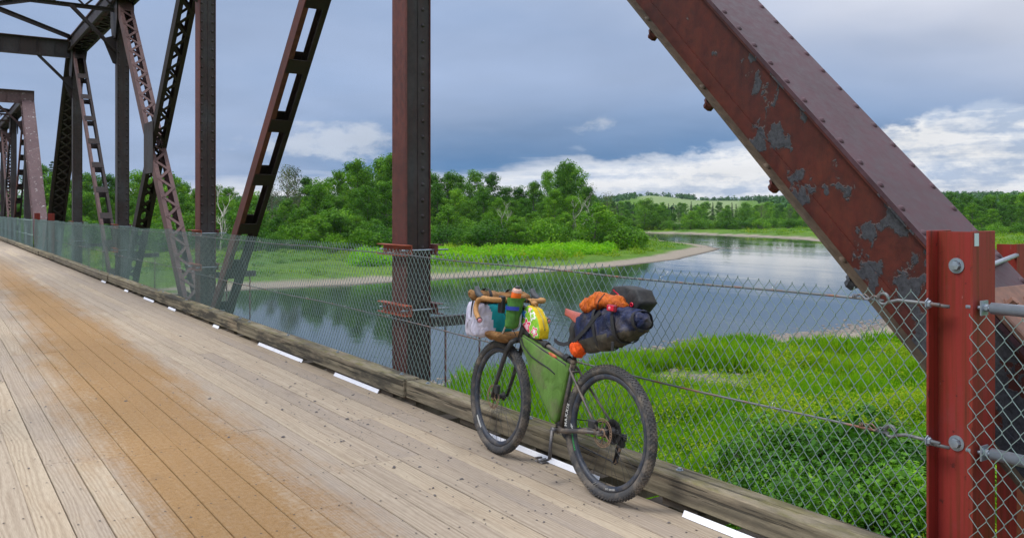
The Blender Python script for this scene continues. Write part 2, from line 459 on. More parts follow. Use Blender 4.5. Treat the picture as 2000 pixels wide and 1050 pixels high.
def make_tree(name, seed, H=16, rad=4.5, base=.18, nl=26, per=170, leaf=.34, mat=None, sparse=1.0, barkm=None, top=1.0, trunk_r=.2):
    """broadleaf tree: trunk with limbs, a crown of many leafy lumps on the limb ends"""
    r = random.Random(seed); rng = np.random.default_rng(seed)
    tb = MB(); pts = []; lean = (r.uniform(-.5, .5), r.uniform(-.5, .5))
    for i in range(9):
        k = i / 8; pts.append((lean[0] * k * k * 2 + r.uniform(-.1, .1), lean[1] * k * k * 2 + r.uniform(-.1, .1), H * .88 * k))
    tb.tube(pts, [trunk_r * (1 - .88 * i / 8) + .015 for i in range(9)], 7)
    P, T, O = [], [], []
    for i in range(nl):
        k = base + (1 - base) * ((i + r.random() * .8) / nl) ** .9; k = min(k, .97)
        # radius envelope: widest just under the middle
        e = math.sin(math.pi * min(1, ((k - base) / (1 - base)) ** .75 * .86 + .12)) ** .7 * rad * (r.uniform(.55, 1.15))
        a = i * 2.4 + r.uniform(-.5, .5)
        z = H * k; j = min(7, int(k / .88 * 8)) if k < .88 else 8
        sx, sy, sz = pts[min(j, 8)]; sz = min(sz, z) - e * .35
        ex, ey = sx + math.cos(a) * e, sy + math.sin(a) * e
        mid = ((sx + ex) / 2 + r.uniform(-.3, .3), (sy + ey) / 2 + r.uniform(-.3, .3), (sz + z) / 2 - e * .05)
        tb.tube([(sx, sy, max(.3, sz)), mid, (ex, ey, z)], [trunk_r * .42 * (1 - .5 * k), trunk_r * .25, .02], 5, cap=False)
        for q in range(2 if sparse < .9 else 1):
            tb.tube([mid, (ex + r.uniform(-1, 1), ey + r.uniform(-1, 1), z + r.uniform(.2, 1.3))], [trunk_r * .18, .012], 4, cap=False)
        # lumps along the limb
        for q in range(3):
            kk = (.45, .8, 1.05)[q]; lr = (r.uniform(.65, 1.35)) * rad * .29 * (1, 1.05, .85)[q]
            c = np.array([sx + (ex - sx) * kk, sy + (ey - sy) * kk, sz + (z - sz) * kk + r.uniform(-.2, .5)])
            m = int(per / 3 * sparse)
            v = rng.normal(size=(m, 3)); v /= np.linalg.norm(v, axis=1)[:, None]
            v *= (rng.uniform(.25, 1, m) ** .45)[:, None] * lr * np.array([1, 1, .72]); v[:, 2] += rng.uniform(-.15, .15, m)
            P.append(c + v); O.append(v * np.array([1, 1, 1.5]) + np.array([c[0] * .12, c[1] * .12, 0])); tt = .42 + r.uniform(-.26, .30)
            T.append(np.full(m, tt))
    P = np.concatenate(P); T = np.concatenate(T)
    crown = leaf_mesh(name + '_crown', P, leaf, T, mat or M_LEAF, seed, outw=np.concatenate(O))
    return tb.mesh(name + '_trunk', barkm or M_BARK), crown
def make_conifer(name, seed, H=15, rad=2.4):
    r = random.Random(seed); rng = np.random.default_rng(seed)
    tb = MB(); tb.tube([(0, 0, 0), (0.05, 0, H * .5), (0, 0, H)], [.17, .1, .015], 6)
    P = []; z = H * .08
    while z < H * .985:
        rr = rad * (1 - z / H) ** .8 * r.uniform(.75, 1.15) + .1
        for k in range(max(4, int(9 * (1 - z / H)) + 3)):
            a = r.uniform(0, 6.28); l = rr * r.uniform(.7, 1.1); m = int(12 + 26 * l / rad)
            u = rng.uniform(.12, 1, m)
            q = np.stack([np.cos(a) * l * u, np.sin(a) * l * u, z - l * .28 * u + .12 * u * u * l], 1) + rng.normal(0, .07 + .06 * l, (m, 3)) * np.array([1, 1, .5])
            P.append(q)
        z += H * .031
    P = np.concatenate(P)
    return tb.mesh(name + '_trunk', M_BARK), leaf_mesh(name + '_crown', P, .36, np.full(len(P), .45), M_NEEDLE, seed, .2, .35)
def make_bush(name, seed, H=3.2, rad=2.2, n=2600, leaf=.22, mat=None):
    r = random.Random(seed); rng = np.random.default_rng(seed); P, T, O = [], [], []
    tb = MB(); k = 20
    for i in range(k):
        a = r.uniform(0, 6.28); q = r.uniform(0, 1) ** .6; x, y = math.cos(a) * rad * q * .8, math.sin(a) * rad * q * .8
        hz = H * (.42 + .42 * (1 - q * q)) * r.uniform(.75, 1.1); lr = rad * r.uniform(.26, .42)
        tb.tube([(x * .15, y * .15, 0), (x * .6, y * .6, hz * .5), (x, y, hz)], [.05, .03, .01], 4, cap=False)
        m = n // k
        v = rng.normal(size=(m, 3)); v /= np.linalg.norm(v, axis=1)[:, None]
        v *= (rng.uniform(.3, 1, m) ** .4)[:, None] * lr
        c = np.array([x, y, hz]); p = c + v; p[:, 2] = np.where(rng.random(m) < .35, p[:, 2] * rng.uniform(.15, 1, m), p[:, 2])
        P.append(p); O.append(v * np.array([1, 1, 1.4])); T.append(np.full(m, .45 + r.uniform(-.28, .28)))
    P = np.concatenate(P); P[:, 2] = np.maximum(P[:, 2], .05)
    return tb.mesh(name + '_stems', M_BARK), leaf_mesh(name + '_leaves', P, leaf, np.concatenate(T), mat or M_LEAF, seed, outw=np.concatenate(O))
def make_dead(name, seed, H=10):
    r = random.Random(seed); tb = MB()
    def br(p, d, l, rr, k):
        q = [p]; c = Vector(p); dd = Vector(d)
        for i in range(4):
            dd = (dd + Vector((r.uniform(-.25, .25), r.uniform(-.25, .25), r.uniform(-.02, .2)))).normalized(); c = c + dd * l / 4; q.append(tuple(c))
        tb.tube(q, [rr * .62 * (1 - .2 * i) for i in range(5)], 5, cap=False)
        if k > 0:
            for i in range(4):
                b = q[r.randint(1, 4)]; e = (dd + Vector((r.uniform(-1, 1), r.uniform(-1, 1), r.uniform(.1, .7)))).normalized()
                br(b, e, l * r.uniform(.45, .65), rr * .5, k - 1)
    br((0, 0, 0), (r.uniform(-.1, .1), 0, 1), H * .55, .22, 3)
    return tb.mesh(name + '_trunk', M_DEAD)

TREES = {}
def build_vegetation():
    pr = {}
    pr['broad'] = [make_tree('broad%d' % i, 40 + i, 16, 4.6 + .5 * (i % 3), .10, 28 + 2 * i, 320, .35) for i in range(5)]
    pr['tall'] = [make_tree('tall%d' % i, 60 + i, 18, 4.4, .22, 28, 300, .35) for i in range(3)]
    pr['sparse'] = [make_tree('sparse%d' % i, 80 + i, 17, 4.2, .30, 24, 120, .30, M_LEAFD, .45) for i in range(3)]
    pr['small'] = [make_tree('small%d' % i, 90 + i, 9, 3.6, .05, 22, 280, .30) for i in range(3)]
    pr['conifer'] = [make_conifer('conifer%d' % i, 100 + i, 15, 2.5) for i in range(2)]
    pr['bush'] = [make_bush('bush%d' % i, 110 + i, 3.4, 2.5) for i in range(4)]
    dead = [make_dead('dead%d' % i, 130 + i) for i in range(2)]
    r = random.Random(11)
    NM = {'broad': ('broadleaf_tree', 'tree'), 'tall': ('broadleaf_tree', 'tree'), 'sparse': ('thin_tree', 'tree'), 'small': ('young_tree', 'tree'),
          'conifer': ('conifer_tree', 'tree'), 'bush': ('shrub', 'shrub')}
    SEC = [(60, 'seen past the far portal'), (143, 'beside the far end post'), (222, 'between the two far bridge posts'), (300, 'seen left of the crossing laced members'), (376, 'seen between the crossed members and the second post'), (470, 'between the second post and the slanting ladder member'), (560, 'just right of the slanting ladder member'),
           (660, 'midway between the slanting member and the nearest post'), (766, 'just left of the nearest bridge post'), (860, 'just right of the nearest bridge post'), (960, 'above the front wheel'), (1060, 'above the handlebar'), (1160, 'above the saddle'), (1270, 'at the tip of the wood'),
           (1360, 'left of the pale hill field'), (1450, 'below the pale hill field'), (1560, 'left of the big rusty beam'), (1700, 'behind the big rusty beam'), (1900, 'behind the red post'), (5000, 'right of the red post')]
    def sec(u): return next(b for a, b in SEC if u < a)
    def put(kind, u, d, top_v=None, h=None, wob=.1, label='', group='', rotz=None, wide=1.0):
        x, y = ray(u, d); z = float(land(np.array([x]), np.array([y]))[0][0]) - .1
        H0 = {'broad': 16, 'tall': 18, 'sparse': 17, 'small': 9, 'conifer': 15, 'bush': 3.4}[kind]
        if top_v is not None: h = (CH + (411 - top_v) * d / F - z)
        s = max(.15, h / H0); sx = s ** .75 * wide
        tm, cm = r.choice(pr[kind])
        M = Matrix.Translation((x, y, z)) @ Matrix.Rotation(r.uniform(0, 6.28) if rotz is None else rotz, 4, 'Z') @ Matrix.Diagonal((sx, sx, s, 1))
        nm, cat = NM[kind]
        if group:
            w = sec(u); label = ' '.join((label + ', ' + w).split()[:16]); group = group + ', ' + w
        t = thing(nm, label, cat, M=M, group=group)
        link('trunk' if kind != 'bush' else 'stems', tm, t); link('crown' if kind != 'bush' else 'foliage', cm, t)
        return t
    # skyline of the wood on the point (photo column -> row of the tree tops)
    SK = [(-400, 330), (60, 345), (92, 300), (130, 330), (200, 345), (260, 335), (350, 342), (400, 366), (430, 360), (480, 378), (540, 345), (560, 326), (640, 336), (690, 318), (720, 322), (758, 305), (800, 312),
          (860, 335), (905, 333), (960, 340), (1010, 352), (1050, 336), (1080, 324), (1110, 318), (1140, 330), (1165, 356), (1190, 372), (1215, 392), (1250, 425)]
    def sky(u): return float(np.interp(u, [a for a, b in SK], [b for a, b in SK]))
    L1 = 'tall green tree at the back of the wood'
    u = -60
    while u < 1215:
        d = 198 + r.uniform(-8, 12) - (28 if u < 760 else 0)
        k = 'sparse' if (525 < u < 650 and r.random() < .7) or (1140 < u < 1210) else ('conifer' if (u < 120 and r.random() < .6) else r.choice(['broad', 'broad', 'tall']))
        lab = {'sparse': 'thin open tree of the wood', 'conifer': 'dark conifer'}.get(k, L1)
        put(k, u, d, top_v=sky(u) + r.uniform(-3, 12) + (8 if r.random() < .3 else 0), label=lab, group='back row of the wood', wide=.98 if k != 'conifer' else 1)
        u += r.uniform(20, 34)
    put('broad', 1108, 190, top_v=317, label='tallest tree of the wood rising above its neighbours right of centre', wide=.72)
    put('broad', 752, 166, top_v=303, label='tall bright green tree just left of the nearest bridge post', wide=.85)
    put('broad', 700, 164, top_v=312, label='bright green tree with a rounded top left of the nearest bridge post', wide=.7)
    put('sparse', 562, 160, top_v=322, label='tall thin tree with a bare lower trunk beside the slanting bridge member', wide=.8)
    u = -60
    while u < 1200:
        d = 176 + r.uniform(-6, 6) - (26 if u < 760 else 0)
        s = sky(u); k = r.choice(['broad', 'broad', 'small', 'tall']) if not (640 > u > 520) else r.choice(['sparse', 'small'])
        put(k, u, d, top_v=s + (466 - s) * r.uniform(.14, .48), label='mid height green tree of the wood', group='middle row of the wood', wide=.9)
        u += r.uniform(24, 38)
    u = -60
    while u < 1235:
        d = 166 + r.uniform(-6, 4) - (26 if u < 760 else 0)
        put(r.choice(['small', 'small', 'bush', 'broad']), u, d, top_v=r.uniform(402, 436), label='small leafy tree edging the wood', group='small trees at the edge of the wood', wide=1.1)
        u += r.uniform(26, 44)
    u = -60
    while u < 1262:
        d = 158 + r.uniform(-8, 4) - (24 if u < 760 else 0)
        put('bush', u, d, h=r.uniform(2.4, 5.0), label='low rounded shrub before the wood', group='shrubs in front of the wood', wide=1.15)
        u += r.uniform(26, 44)
    for (u, v0) in ((875, 440), (905, 446), (960, 430), (1010, 425), (1060, 432), (1160, 400), (1200, 436), (1225, 442), (665, 425), (640, 412), (745, 440)):
        put('bush' if v0 > 428 else 'small', u, 150 if u > 760 else 132, top_v=v0, label='bright green bush standing forward', group='bright bushes before the wood', wide=1.35)
    # dead white trees
    for i, (u, v0, d, lab) in enumerate(((1128, 390, 163, 'dead white tree with bare spreading branches at the right of the wood'), (1152, 396, 165, 'dead white tree leaning behind a leafy bush at the wood edge'),
                         (430, 372, 128, 'bare pale tree seen between the post and the slanting member'), (988, 396, 164, 'bleached bare trunk among dark trees above the front wheel'))):
        x, y = ray(u, d); z = float(land(np.array([x]), np.array([y]))[0][0]) - .1; h = CH + (411 - v0) * d / F - z
        t = thing('dead_tree', lab, 'tree', M=Matrix.Translation((x, y, z)) @ Matrix.Rotation(i * 1.3, 4, 'Z') @ Matrix.Diagonal((h / 7, h / 7, h / 9.5, 1)))
        link('trunk', dead[i % 2], t)
    # far bank
    u = 1170
    while u < 1660:
        d = 330 + r.uniform(-10, 25)
        k = r.choice(['broad', 'tall', 'broad', 'sparse'])
        tv = 408 + r.uniform(-8, 10) if not (1300 < u < 1440) else 418 + r.uniform(-6, 8)
        if r.random() < .75 or u > 1440 or u < 1300: put(k, u, d, top_v=tv, label='tree on the far bank', group='trees on the far bank', wide=.9)
        u += r.uniform(10, 19)
    u = 1170
    while u < 1700:
        put(r.choice(['broad', 'tall', 'conifer', 'broad']), u, 480 + r.uniform(-15, 30), top_v=(396 if 1255 < u < 1560 else 393) + r.uniform(-4, 6), label='dark tree of the far woodland strip', group='woodland strip below the far fields', wide=1.1)
        u += r.uniform(8, 14)
    u = 1190
    while u < 1680:
        put('bush', u, 300 + r.uniform(-6, 12), h=r.uniform(2.2, 4.4), label='low shrub on the far bank', group='shrubs along the far bank', wide=1.4)
        u += r.uniform(9, 18)
    for (u, v0) in ((1258, 388), (1349, 412), (1417, 408), (1290, 404)):
        put('broad', u, 300, top_v=v0, label='rounded tree standing forward on the far bank', group='forward trees on the far bank', wide=1.25)
    u = 1850
    while u < 2180:
        for rw in range(2):
            put(r.choice(['broad', 'tall', 'broad', 'small']), u + rw * 8, 250 + rw * 35 + r.uniform(-8, 12), top_v=(382 if rw else 400) + r.uniform(-5, 10), label='tree on the right bank', group='trees on the right bank', wide=1.0)
        u += r.uniform(13, 22)
    u = 1850
    while u < 2160:
        put('bush', u, 225 + r.uniform(-10, 8), h=r.uniform(2, 4), label='shrub edging the right meadow', group='shrubs on the right bank', wide=1.3)
        u += r.uniform(14, 26)
    # ---- wooded hillsides, one mass
    rng = np.random.default_rng(5); m = 9500
    dd = 520 + 1500 * rng.random(m) ** 1.0; uu = rng.uniform(-300, 2400, m); tt = (uu - 1000) / F
    x, y = dd * (SA + CA * tt), dd * (CA - SA * tt); z, sd, near, pd = land(x, y)
    dist = np.hypot(x, y)
    infield = (dist > 545) & (dist < 1400) & (tt > .145) & (tt < .285) & ~((tt > .195) & (tt < .215) & (dist > 1250))
    gap = (dist > 700) & (dist < 1000) & (tt > .12) & (tt < .3)
    k = ~infield & ~gap & (rng.random(m) < .95)
    x, y, z, dist = x[k], y[k], z[k], dist[k]
    n = len(x); per = 22
    h = rng.uniform(5, 9.5, n); w = rng.uniform(2.2, 4.2, n)
    v = rng.normal(size=(n, per, 3)); v /= np.linalg.norm(v, axis=2)[:, :, None]; v *= rng.uniform(.6, 1, (n, per))[:, :, None]
    c = np.stack([x, y, z + h * .55], 1)[:, None, :] + v * np.stack([w, w, h * .5], 1)[:, None, :]
    tint = np.repeat(rng.uniform(.1, .7, n), per)
    me = leaf_mesh('hillside_woods', c.reshape(-1, 3), 2.6, tint, M_HILL, 3, .1, .8, outw=v.reshape(-1, 3))
    link('hillside_woods', me, kind='stuff', label='distant mixed woods covering the low hills')
    # ---- weeds of the far point and banks
    m = 5200; dd = rng.uniform(70, 320, m); uu = rng.uniform(-100, 2150, m); tt = (uu - 1000) / F
    x, y = dd * (SA + CA * tt), dd * (CA - SA * tt); z, sd, near, pd = land(x, y)
    pat = fbm(x, y, 16, 41)
    k = (sd > 7.5) & ((rng.random(m) < sst(.35, .6, pat)) | (sd > 25))
    x, y, z, pat, sd2 = x[k], y[k], z[k], pat[k], sd[k]; n = len(x); per = 70
    h = (.5 + 1.3 * sst(.45, .7, pat)) * rng.uniform(.7, 1.2, n); w = rng.uniform(.8, 2.0, n)
    v = rng.normal(size=(n, per, 3)); v /= np.linalg.norm(v, axis=2)[:, :, None]; v *= rng.uniform(.5, 1, (n, per))[:, :, None]; v[:, :, 2] = np.abs(v[:, :, 2])
    c = np.stack([x, y, z], 1)[:, None, :] + v * np.stack([w, w, h], 1)[:, None, :]
    tint = np.repeat(np.clip(rng.normal(.35, .2, n) + (pat - .5) * .8, 0, 1), per)
    link('bank_undergrowth', leaf_mesh('bank_undergrowth', c.reshape(-1, 3), .28, tint, M_WEED, 4, .5, .6, outw=v.reshape(-1, 3)), kind='stuff', label='low weeds and grass clumps over the far river banks')
    # knotweed thicket band on the point
    P, T = [], []
    for i in range(330):
        u = rng.uniform(700, 1250); d = np.interp(u, [700, 860, 1000, 1250], [112, 118, 124, 152]) + rng.uniform(-9, 9)
        x, y = ray(u, d); zz, s_, _, _ = land(np.array([x]), np.array([y]))
        if s_[0] < 8: continue
        m = 190; v = rng.normal(size=(m, 3)); v /= np.linalg.norm(v, axis=1)[:, None]; v *= rng.uniform(.6, 1, m)[:, None]; v[:, 2] = np.abs(v[:, 2])
        P.append(np.array([x, y, zz[0]]) + v * np.array([1.7, 1.7, rng.uniform(1.0, 1.8)])); T.append(np.full(m, rng.uniform(.2, .8)))
    link('knotweed_thicket', leaf_mesh('knotweed_thicket', np.concatenate(P), .30, np.concatenate(T), M_KNOT, 6, .9, .7), kind='stuff', label='bright green thicket of broad leaved weeds on the point')

def build_near_meadow():
    rng = np.random.default_rng(9)
    # grass blades
    m = 190000
    dd = 9 + 72 * rng.random(m) ** .72; uu = rng.uniform(820, 2120, m); tt = (uu - 1000) / F
    x, y = dd * (SA + CA * tt), dd * (CA - SA * tt); z, sd, near, pd = land(x, y)
    pat = fbm(x, y, 6, 51); pat2 = fbm(x, y, 2.2, 57)
    tt = (x * CA - y * SA) / np.maximum(x * SA + y * CA, 1)
    k = (sd > .9 + 1.6 * pat2 + (2.6 + 3.2 * fbm(x, y, 5, 77)) * sst(.25, .34, tt)) & (pd > .9 + 1.2 * pat2) & ((x > 5.6) | (y > 10))
    x, y, z, sd, pat, pat2, dd = [a[k] for a in (x, y, z, sd, pat, pat2, dd)]; n = len(x)
    H = (.20 + .38 * sst(11, 4, sd) + .42 * sst(.42, .66, pat2)) * rng.uniform(.6, 1.25, n)
    P, T = [], []
    for b in range(3):
        a = rng.uniform(0, 6.28, n); w = (.012 + .0007 * dd) * rng.uniform(.7, 1.3, n); ln = rng.uniform(.1, .55, n) * H
        bx, by = x + rng.normal(0, .08, n), y + rng.normal(0, .08, n)
        dx, dy = np.cos(a), np.sin(a); h = H * rng.uniform(.7, 1.1, n)
        p0 = np.stack([bx - dy * w, by + dx * w, z - .03], 1); p1 = np.stack([bx + dy * w, by - dx * w, z - .03], 1)
        p2 = np.stack([bx + dx * ln * .4 + dy * w * .7, by + dy * ln * .4 - dx * w * .7, z + h * .6], 1); p3 = np.stack([bx + dx * ln, by + dy * ln, z + h], 1)
        P.append(np.stack([p0, p1, p2, p3], 1))
        T.append(np.clip(-.30 + 1.05 * pat + .5 * pat2 + rng.normal(0, .13, n), 0, 1))
    co = np.concatenate(P).reshape(-1, 3)
    me = np_mesh('meadow_grass', co, np.arange(len(co)).reshape(-1, 4), M_GRASS, {'tint': ('FACE', 'FLOAT', np.concatenate(T))})
    link('meadow_grass', me, kind='stuff', label='bright green grass of the meadow below the bridge')
    # flowering weeds
    m = 58000; dd = 12 + 46 * rng.random(m) ** .85; uu = rng.uniform(1050, 2120, m); tt = (uu - 1000) / F
    x, y = dd * (SA + CA * tt), dd * (CA - SA * tt); z, sd, near, pd = land(x, y); pat = fbm(x, y, 7, 61)
    k = (sd > 4.0 + 6 * pat) & (pd > 1.8) & (x > 5.6) & (rng.random(m) < .95 * sst(.40, .56, fbm(x, y, 3.2, 63)) + .12); x, y, z, pat, dd = [a[k] for a in (x, y, z, pat, dd)]; n = len(x); per = 12
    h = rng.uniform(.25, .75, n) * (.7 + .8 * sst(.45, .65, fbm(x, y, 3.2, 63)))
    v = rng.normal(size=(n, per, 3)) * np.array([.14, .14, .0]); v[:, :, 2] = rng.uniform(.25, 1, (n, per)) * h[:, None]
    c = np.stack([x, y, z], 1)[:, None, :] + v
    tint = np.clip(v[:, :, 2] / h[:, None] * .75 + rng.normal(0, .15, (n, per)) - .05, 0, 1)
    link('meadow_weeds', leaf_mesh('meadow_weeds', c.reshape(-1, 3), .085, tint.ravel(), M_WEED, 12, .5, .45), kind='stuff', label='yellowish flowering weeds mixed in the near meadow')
    # leafy bushes below the bridge
    pb = [make_bush('leafy%d' % i, 210 + i, 2.0, 1.5, 2400, .13, M_BUSH) for i in range(3)]
    pw = make_bush('willow', 220, 2.0, 1.2, 3200, .085, M_WILLOW)
    pk = [make_knot('knot%d' % i, 230 + i) for i in range(2)]
    used = {}
    def put(me2, u, v, hs, nm, lab, grp=None, ws=1.0):
        d = dep(u, v, -4.6); x, y = ray(u, d); z = float(land(np.array([x]), np.array([y]))[0][0]) - .05
        t = thing(nm, lab, 'shrub', group=grp, M=Matrix.Translation((x, y, z)) @ Matrix.Rotation(rnd.uniform(0, 6.28), 4, 'Z') @ Matrix.Diagonal((hs * ws, hs * ws, hs, 1)))
        link('stems', me2[0], t); link('foliage', me2[1], t)
    bl = [(1500, 905, 1.0), (1560, 930, 1.05), (1625, 930, 1.15), (1690, 945, 1.2), (1590, 985, 1.0), (1660, 1000, 1.1), (1730, 1010, 1.1), (1540, 880, .7), (1620, 870, .8), (1700, 885, .85), (1770, 915, 1.0), (1460, 880, .6), (1560, 1010, .9),
          (1480, 960, .8), (1640, 1060, 1.0), (1420, 900, .5), (1760, 1060, 1.0), (1530, 1060, .9), (1980, 950, 1.2), (2030, 900, 1.0), (1440, 840, .4)]
    NTH = ['first', 'second', 'third', 'fourth', 'fifth', 'sixth', 'seventh', 'eighth', 'ninth', 'tenth']
    rows = {'back': [], 'middle': [], 'front': []}
    for q in sorted(bl): rows['back' if q[1] < 890 else 'middle' if q[1] < 960 else 'front'].append(q)
    i = 0
    for nm_, qs in rows.items():
        for j, (u, v, s) in enumerate(qs):
            put(pb[i % 3], u, v, s * .9, 'leafy_shrub', 'dark green leafy shrub, %s from the left in the %s row of the thicket' % (NTH[j], nm_), 'leafy shrubs of the thicket below the bridge'); i += 1
    for (u, v, s) in ((1560, 772, .33), (1690, 790, .4), (1450, 800, .35), (1500, 700, .3)): put(pb[0], u, v, s, 'leafy_shrub', 'small dark shrub alone in the grass, ' + {1560: 'just above the middle cable', 1690: 'nearest the cable hook', 1450: 'nearest the rear wheel', 1500: 'highest up the meadow'}[u], 'small shrubs in the meadow', 1.3)
    put(pw, 1745, 880, .75, 'willow_shrub', 'pale grey green willow shrub left of the red post, under the middle cable')
    put(pw, 1700, 858, .5, 'willow_shrub', 'smaller pale willow shrub beside the larger one')
    for (u, v, s, lab) in ((1722, 1010, 1.0, 'bright green broad leaved plant low by the red post'), (1790, 1040, .9, 'bright broad leaved plant against the foot of the red post'), (1650, 1065, .8, 'bright broad leaved plant above the timber curb'),
                      (1985, 1035, 1.0, 'bright broad leaved plant right of the red post')):
        put(pk[0 if s > .95 else 1], u, v, s, 'broad_leaved_plant', lab)
    # shore stones
    m = 2600; P = MB(); uu = rng.uniform(0, 1, m)
    shore = RIV[4:17]; seg = rng.integers(0, len(shore) - 1, m); t = rng.random(m)[:, None]; p = shore[seg] * (1 - t) + shore[seg + 1] * t + rng.normal(0, .9, (m, 2))
    isl = np.array(ray(1428, dep(1428, 484.5, WZ)))[None] + rng.normal(0, 1, (260, 2)) @ np.array([[5.0, -3.0], [.6, .9]]); p = np.concatenate([p, isl])
    pd_ = POND[rng.integers(0, len(POND), 300)] + rng.normal(0, .8, (300, 2)); p = np.concatenate([p, pd_])
    z = land(p[:, 0], p[:, 1])[0]
    cube = np.array([(-1, -1, -.6), (1, -1, -.6), (1, 1, -.6), (-1, 1, -.6), (-.6, -.7, .6), (.7, -.6, .5), (.6, .7, .6), (-.7, .6, .55)]) * .5
    fs = np.array([(4, 5, 6, 7), (0, 1, 5, 4), (1, 2, 6, 5), (2, 3, 7, 6), (3, 0, 4, 7)])
    s = rng.lognormal(-2.2, .55, len(p)); a = rng.uniform(0, 6.28, len(p)); ca, sa = np.cos(a), np.sin(a)
    q = cube[None] * s[:, None, None] * np.array([1.3, .9, .7]); qx = q[:, :, 0] * ca[:, None] - q[:, :, 1] * sa[:, None]; qy = q[:, :, 0] * sa[:, None] + q[:, :, 1] * ca[:, None]
    co = np.stack([qx + p[:, 0:1], qy + p[:, 1:2], q[:, :, 2] + np.maximum(z, WZ - .02)[:, None] + .02], -1).reshape(-1, 3)
    f = (fs[None] + (np.arange(len(p)) * 8)[:, None, None]).reshape(-1, 4)
    link('shore_stones', np_mesh('shore_stones', co, f, M_STONE), kind='stuff', label='grey brown stones scattered along the near shore')
def make_knot(name, seed):
    """plant with long drooping compound leaves"""
    r = random.Random(seed); mb = MB(); st = MB()
    for i in range(9):
        a = r.uniform(0, 6.28); x, y = math.cos(a) * r.uniform(.05, .5), math.sin(a) * r.uniform(.05, .5); h = r.uniform(.9, 1.9)
        st.tube([(x * .4, y * .4, 0), (x, y, h)], [.012, .006], 4, cap=False)
        for j in range(9):
            b = j * 2.2 + r.random(); l = r.uniform(.32, .5); c = Vector((math.cos(b), math.sin(b), 0)); z0 = h * (.55 + .45 * j / 8)
            for k in range(7):
                q = Vector((x, y, z0)) + c * l * (k + 1) / 7 + Vector((0, 0, .10 * math.sin(k / 7 * 3.1) - .03 * k * k / 7))
                for sgn in (-1, 1):
                    d = (c * .35 + Vector((-c.y, c.x, 0)) * sgn + Vector((0, 0, -.25))).normalized() * .17; w = c * .026
                    mb.add([q, q + d * .5 - w, q + d, q + d * .5 + w], [(0, 1, 2, 3)])
    me = mb.mesh(name + '_leaves', M_KNOT)
    at = me.attributes.new('tint', 'FLOAT', 'FACE'); at.data.foreach_set('value', np.random.default_rng(seed).uniform(.2, 1, len(me.polygons)).astype(np.float32))
    return st.mesh(name + '_stems', M_KNOT), me
def g_stone(t):
    P = t.pos(); n = t.noise(P, 3.0, 4); return {'Base Color': t.mix(n, (.085, .070, .058), (.27, .235, .20)), 'Roughness': .9}
M_STONE = material('stone', g_stone)
# ---------------------------------------------------------------- steel
def steel(name, a, b, c=None, peel=0.0, peelcol=(.11, .115, .12), rough=.62, flake=0.0, streak=.5):
    def f(t):
        P = t.pos(); big = t.noise(P, 1.3, 5, .6); fine = t.noise(P, 16, 5, .65); st = t.noise(t.map(P, (9, 9, 1.0)), 2.0, 5, .6)
        col = t.mix(big.ss(.35, .68), a, b); col = t.mix((st - .42)._m('MULTIPLY', 2.2 * streak, clamp=True), col, c or b)
        col = t.mix(.42, col, t.mix(fine.ss(.3, .7), (.45, .45, .45), (1.6, 1.5, 1.45)), 'MULTIPLY')
        h = fine * .25
        if peel:
            w = t.noise(P, 11, 4, .6, out=1); Q = t.vadd(P, t.vadd(w, (.11, .11, .11), 'MULTIPLY'))
            pn = t.noise(t.map(Q, (1, 1.15, .8)), 6.2, 3, .55) * .72 + t.noise(P, 1.7, 2, .5) * .28 + .02; lo = t.xyz(P)[2].ss(3.0, .9, 0.0, .15)
            m = (pn + lo).ss(peel, peel + .010); m2 = (pn + lo).ss(peel - .006, peel)
            inner = t.noise(P, 42, 6, .75)
            pc = t.mix(inner.ss(.35, .7), peelcol, (peelcol[0] * .38, peelcol[1] * .36, peelcol[2] * .36))
            col = t.mix((m2 - m)._m('MULTIPLY', .8, clamp=True), col, (.20, .18, .17)); col = t.mix((pn + lo).ss(peel - .05, peel) * .55, col, (.035, .012, .010)); col = t.mix(m, col, pc); h = h + m * 1.2 + inner * m * .5
        if flake:
            fn = t.noise(P, 7, 6, .75).ss(flake, flake + .05); col = t.mix(fn, col, (.40, .38, .36)); h = h + fn * .5
        return {'Base Color': col, 'Roughness': fine.ss(.2, .9, rough - .12, rough + .2), 'Normal': t.bump(h, .006, .8), 'Specular IOR Level': .35}
    return material(name, f)
M_WEB = steel('rusty_red_web', (.076, .013, .007), (.042, .010, .008), (.100, .026, .010), peel=.668, peelcol=(.058, .061, .070))
M_COVER = steel('faded_purple_paint', (.066, .031, .039), (.048, .024, .029), (.088, .046, .053), rough=.55, streak=.3)
M_PORTAL = steel('faded_lit_pink_paint', (.105, .062, .062), (.080, .045, .046), (.14, .088, .09), rough=.6, flake=.60)
M_DARK = steel('dark_mottled_steel', (.034, .024, .023), (.052, .050, .053), (.070, .026, .021), rough=.6)
M_DARKEST = steel('darkest_steel', (.020, .014, .013), (.034, .025, .023), (.045, .022, .018), rough=.7)  # darkest steel tone, nearly black brown
M_RED = steel('dull_red_steel', (.125, .042, .034), (.092, .034, .029), (.14, .060, .050), rough=.6)
M_LAT = steel('brown_lattice_paint', (.125, .070, .064), (.085, .047, .044), (.165, .10, .09), rough=.6)
M_OLIVE = steel('olive_grimed_steel', (.085, .062, .040), (.055, .045, .032), (.12, .075, .045), rough=.65)
M_PLATE = steel('brown_rust_plate', (.20, .105, .075), (.13, .07, .05), (.24, .14, .10), rough=.7)
M_BRACK = steel('orange_red_primer', (.33, .085, .045), (.26, .062, .035), (.36, .12, .07), rough=.6)
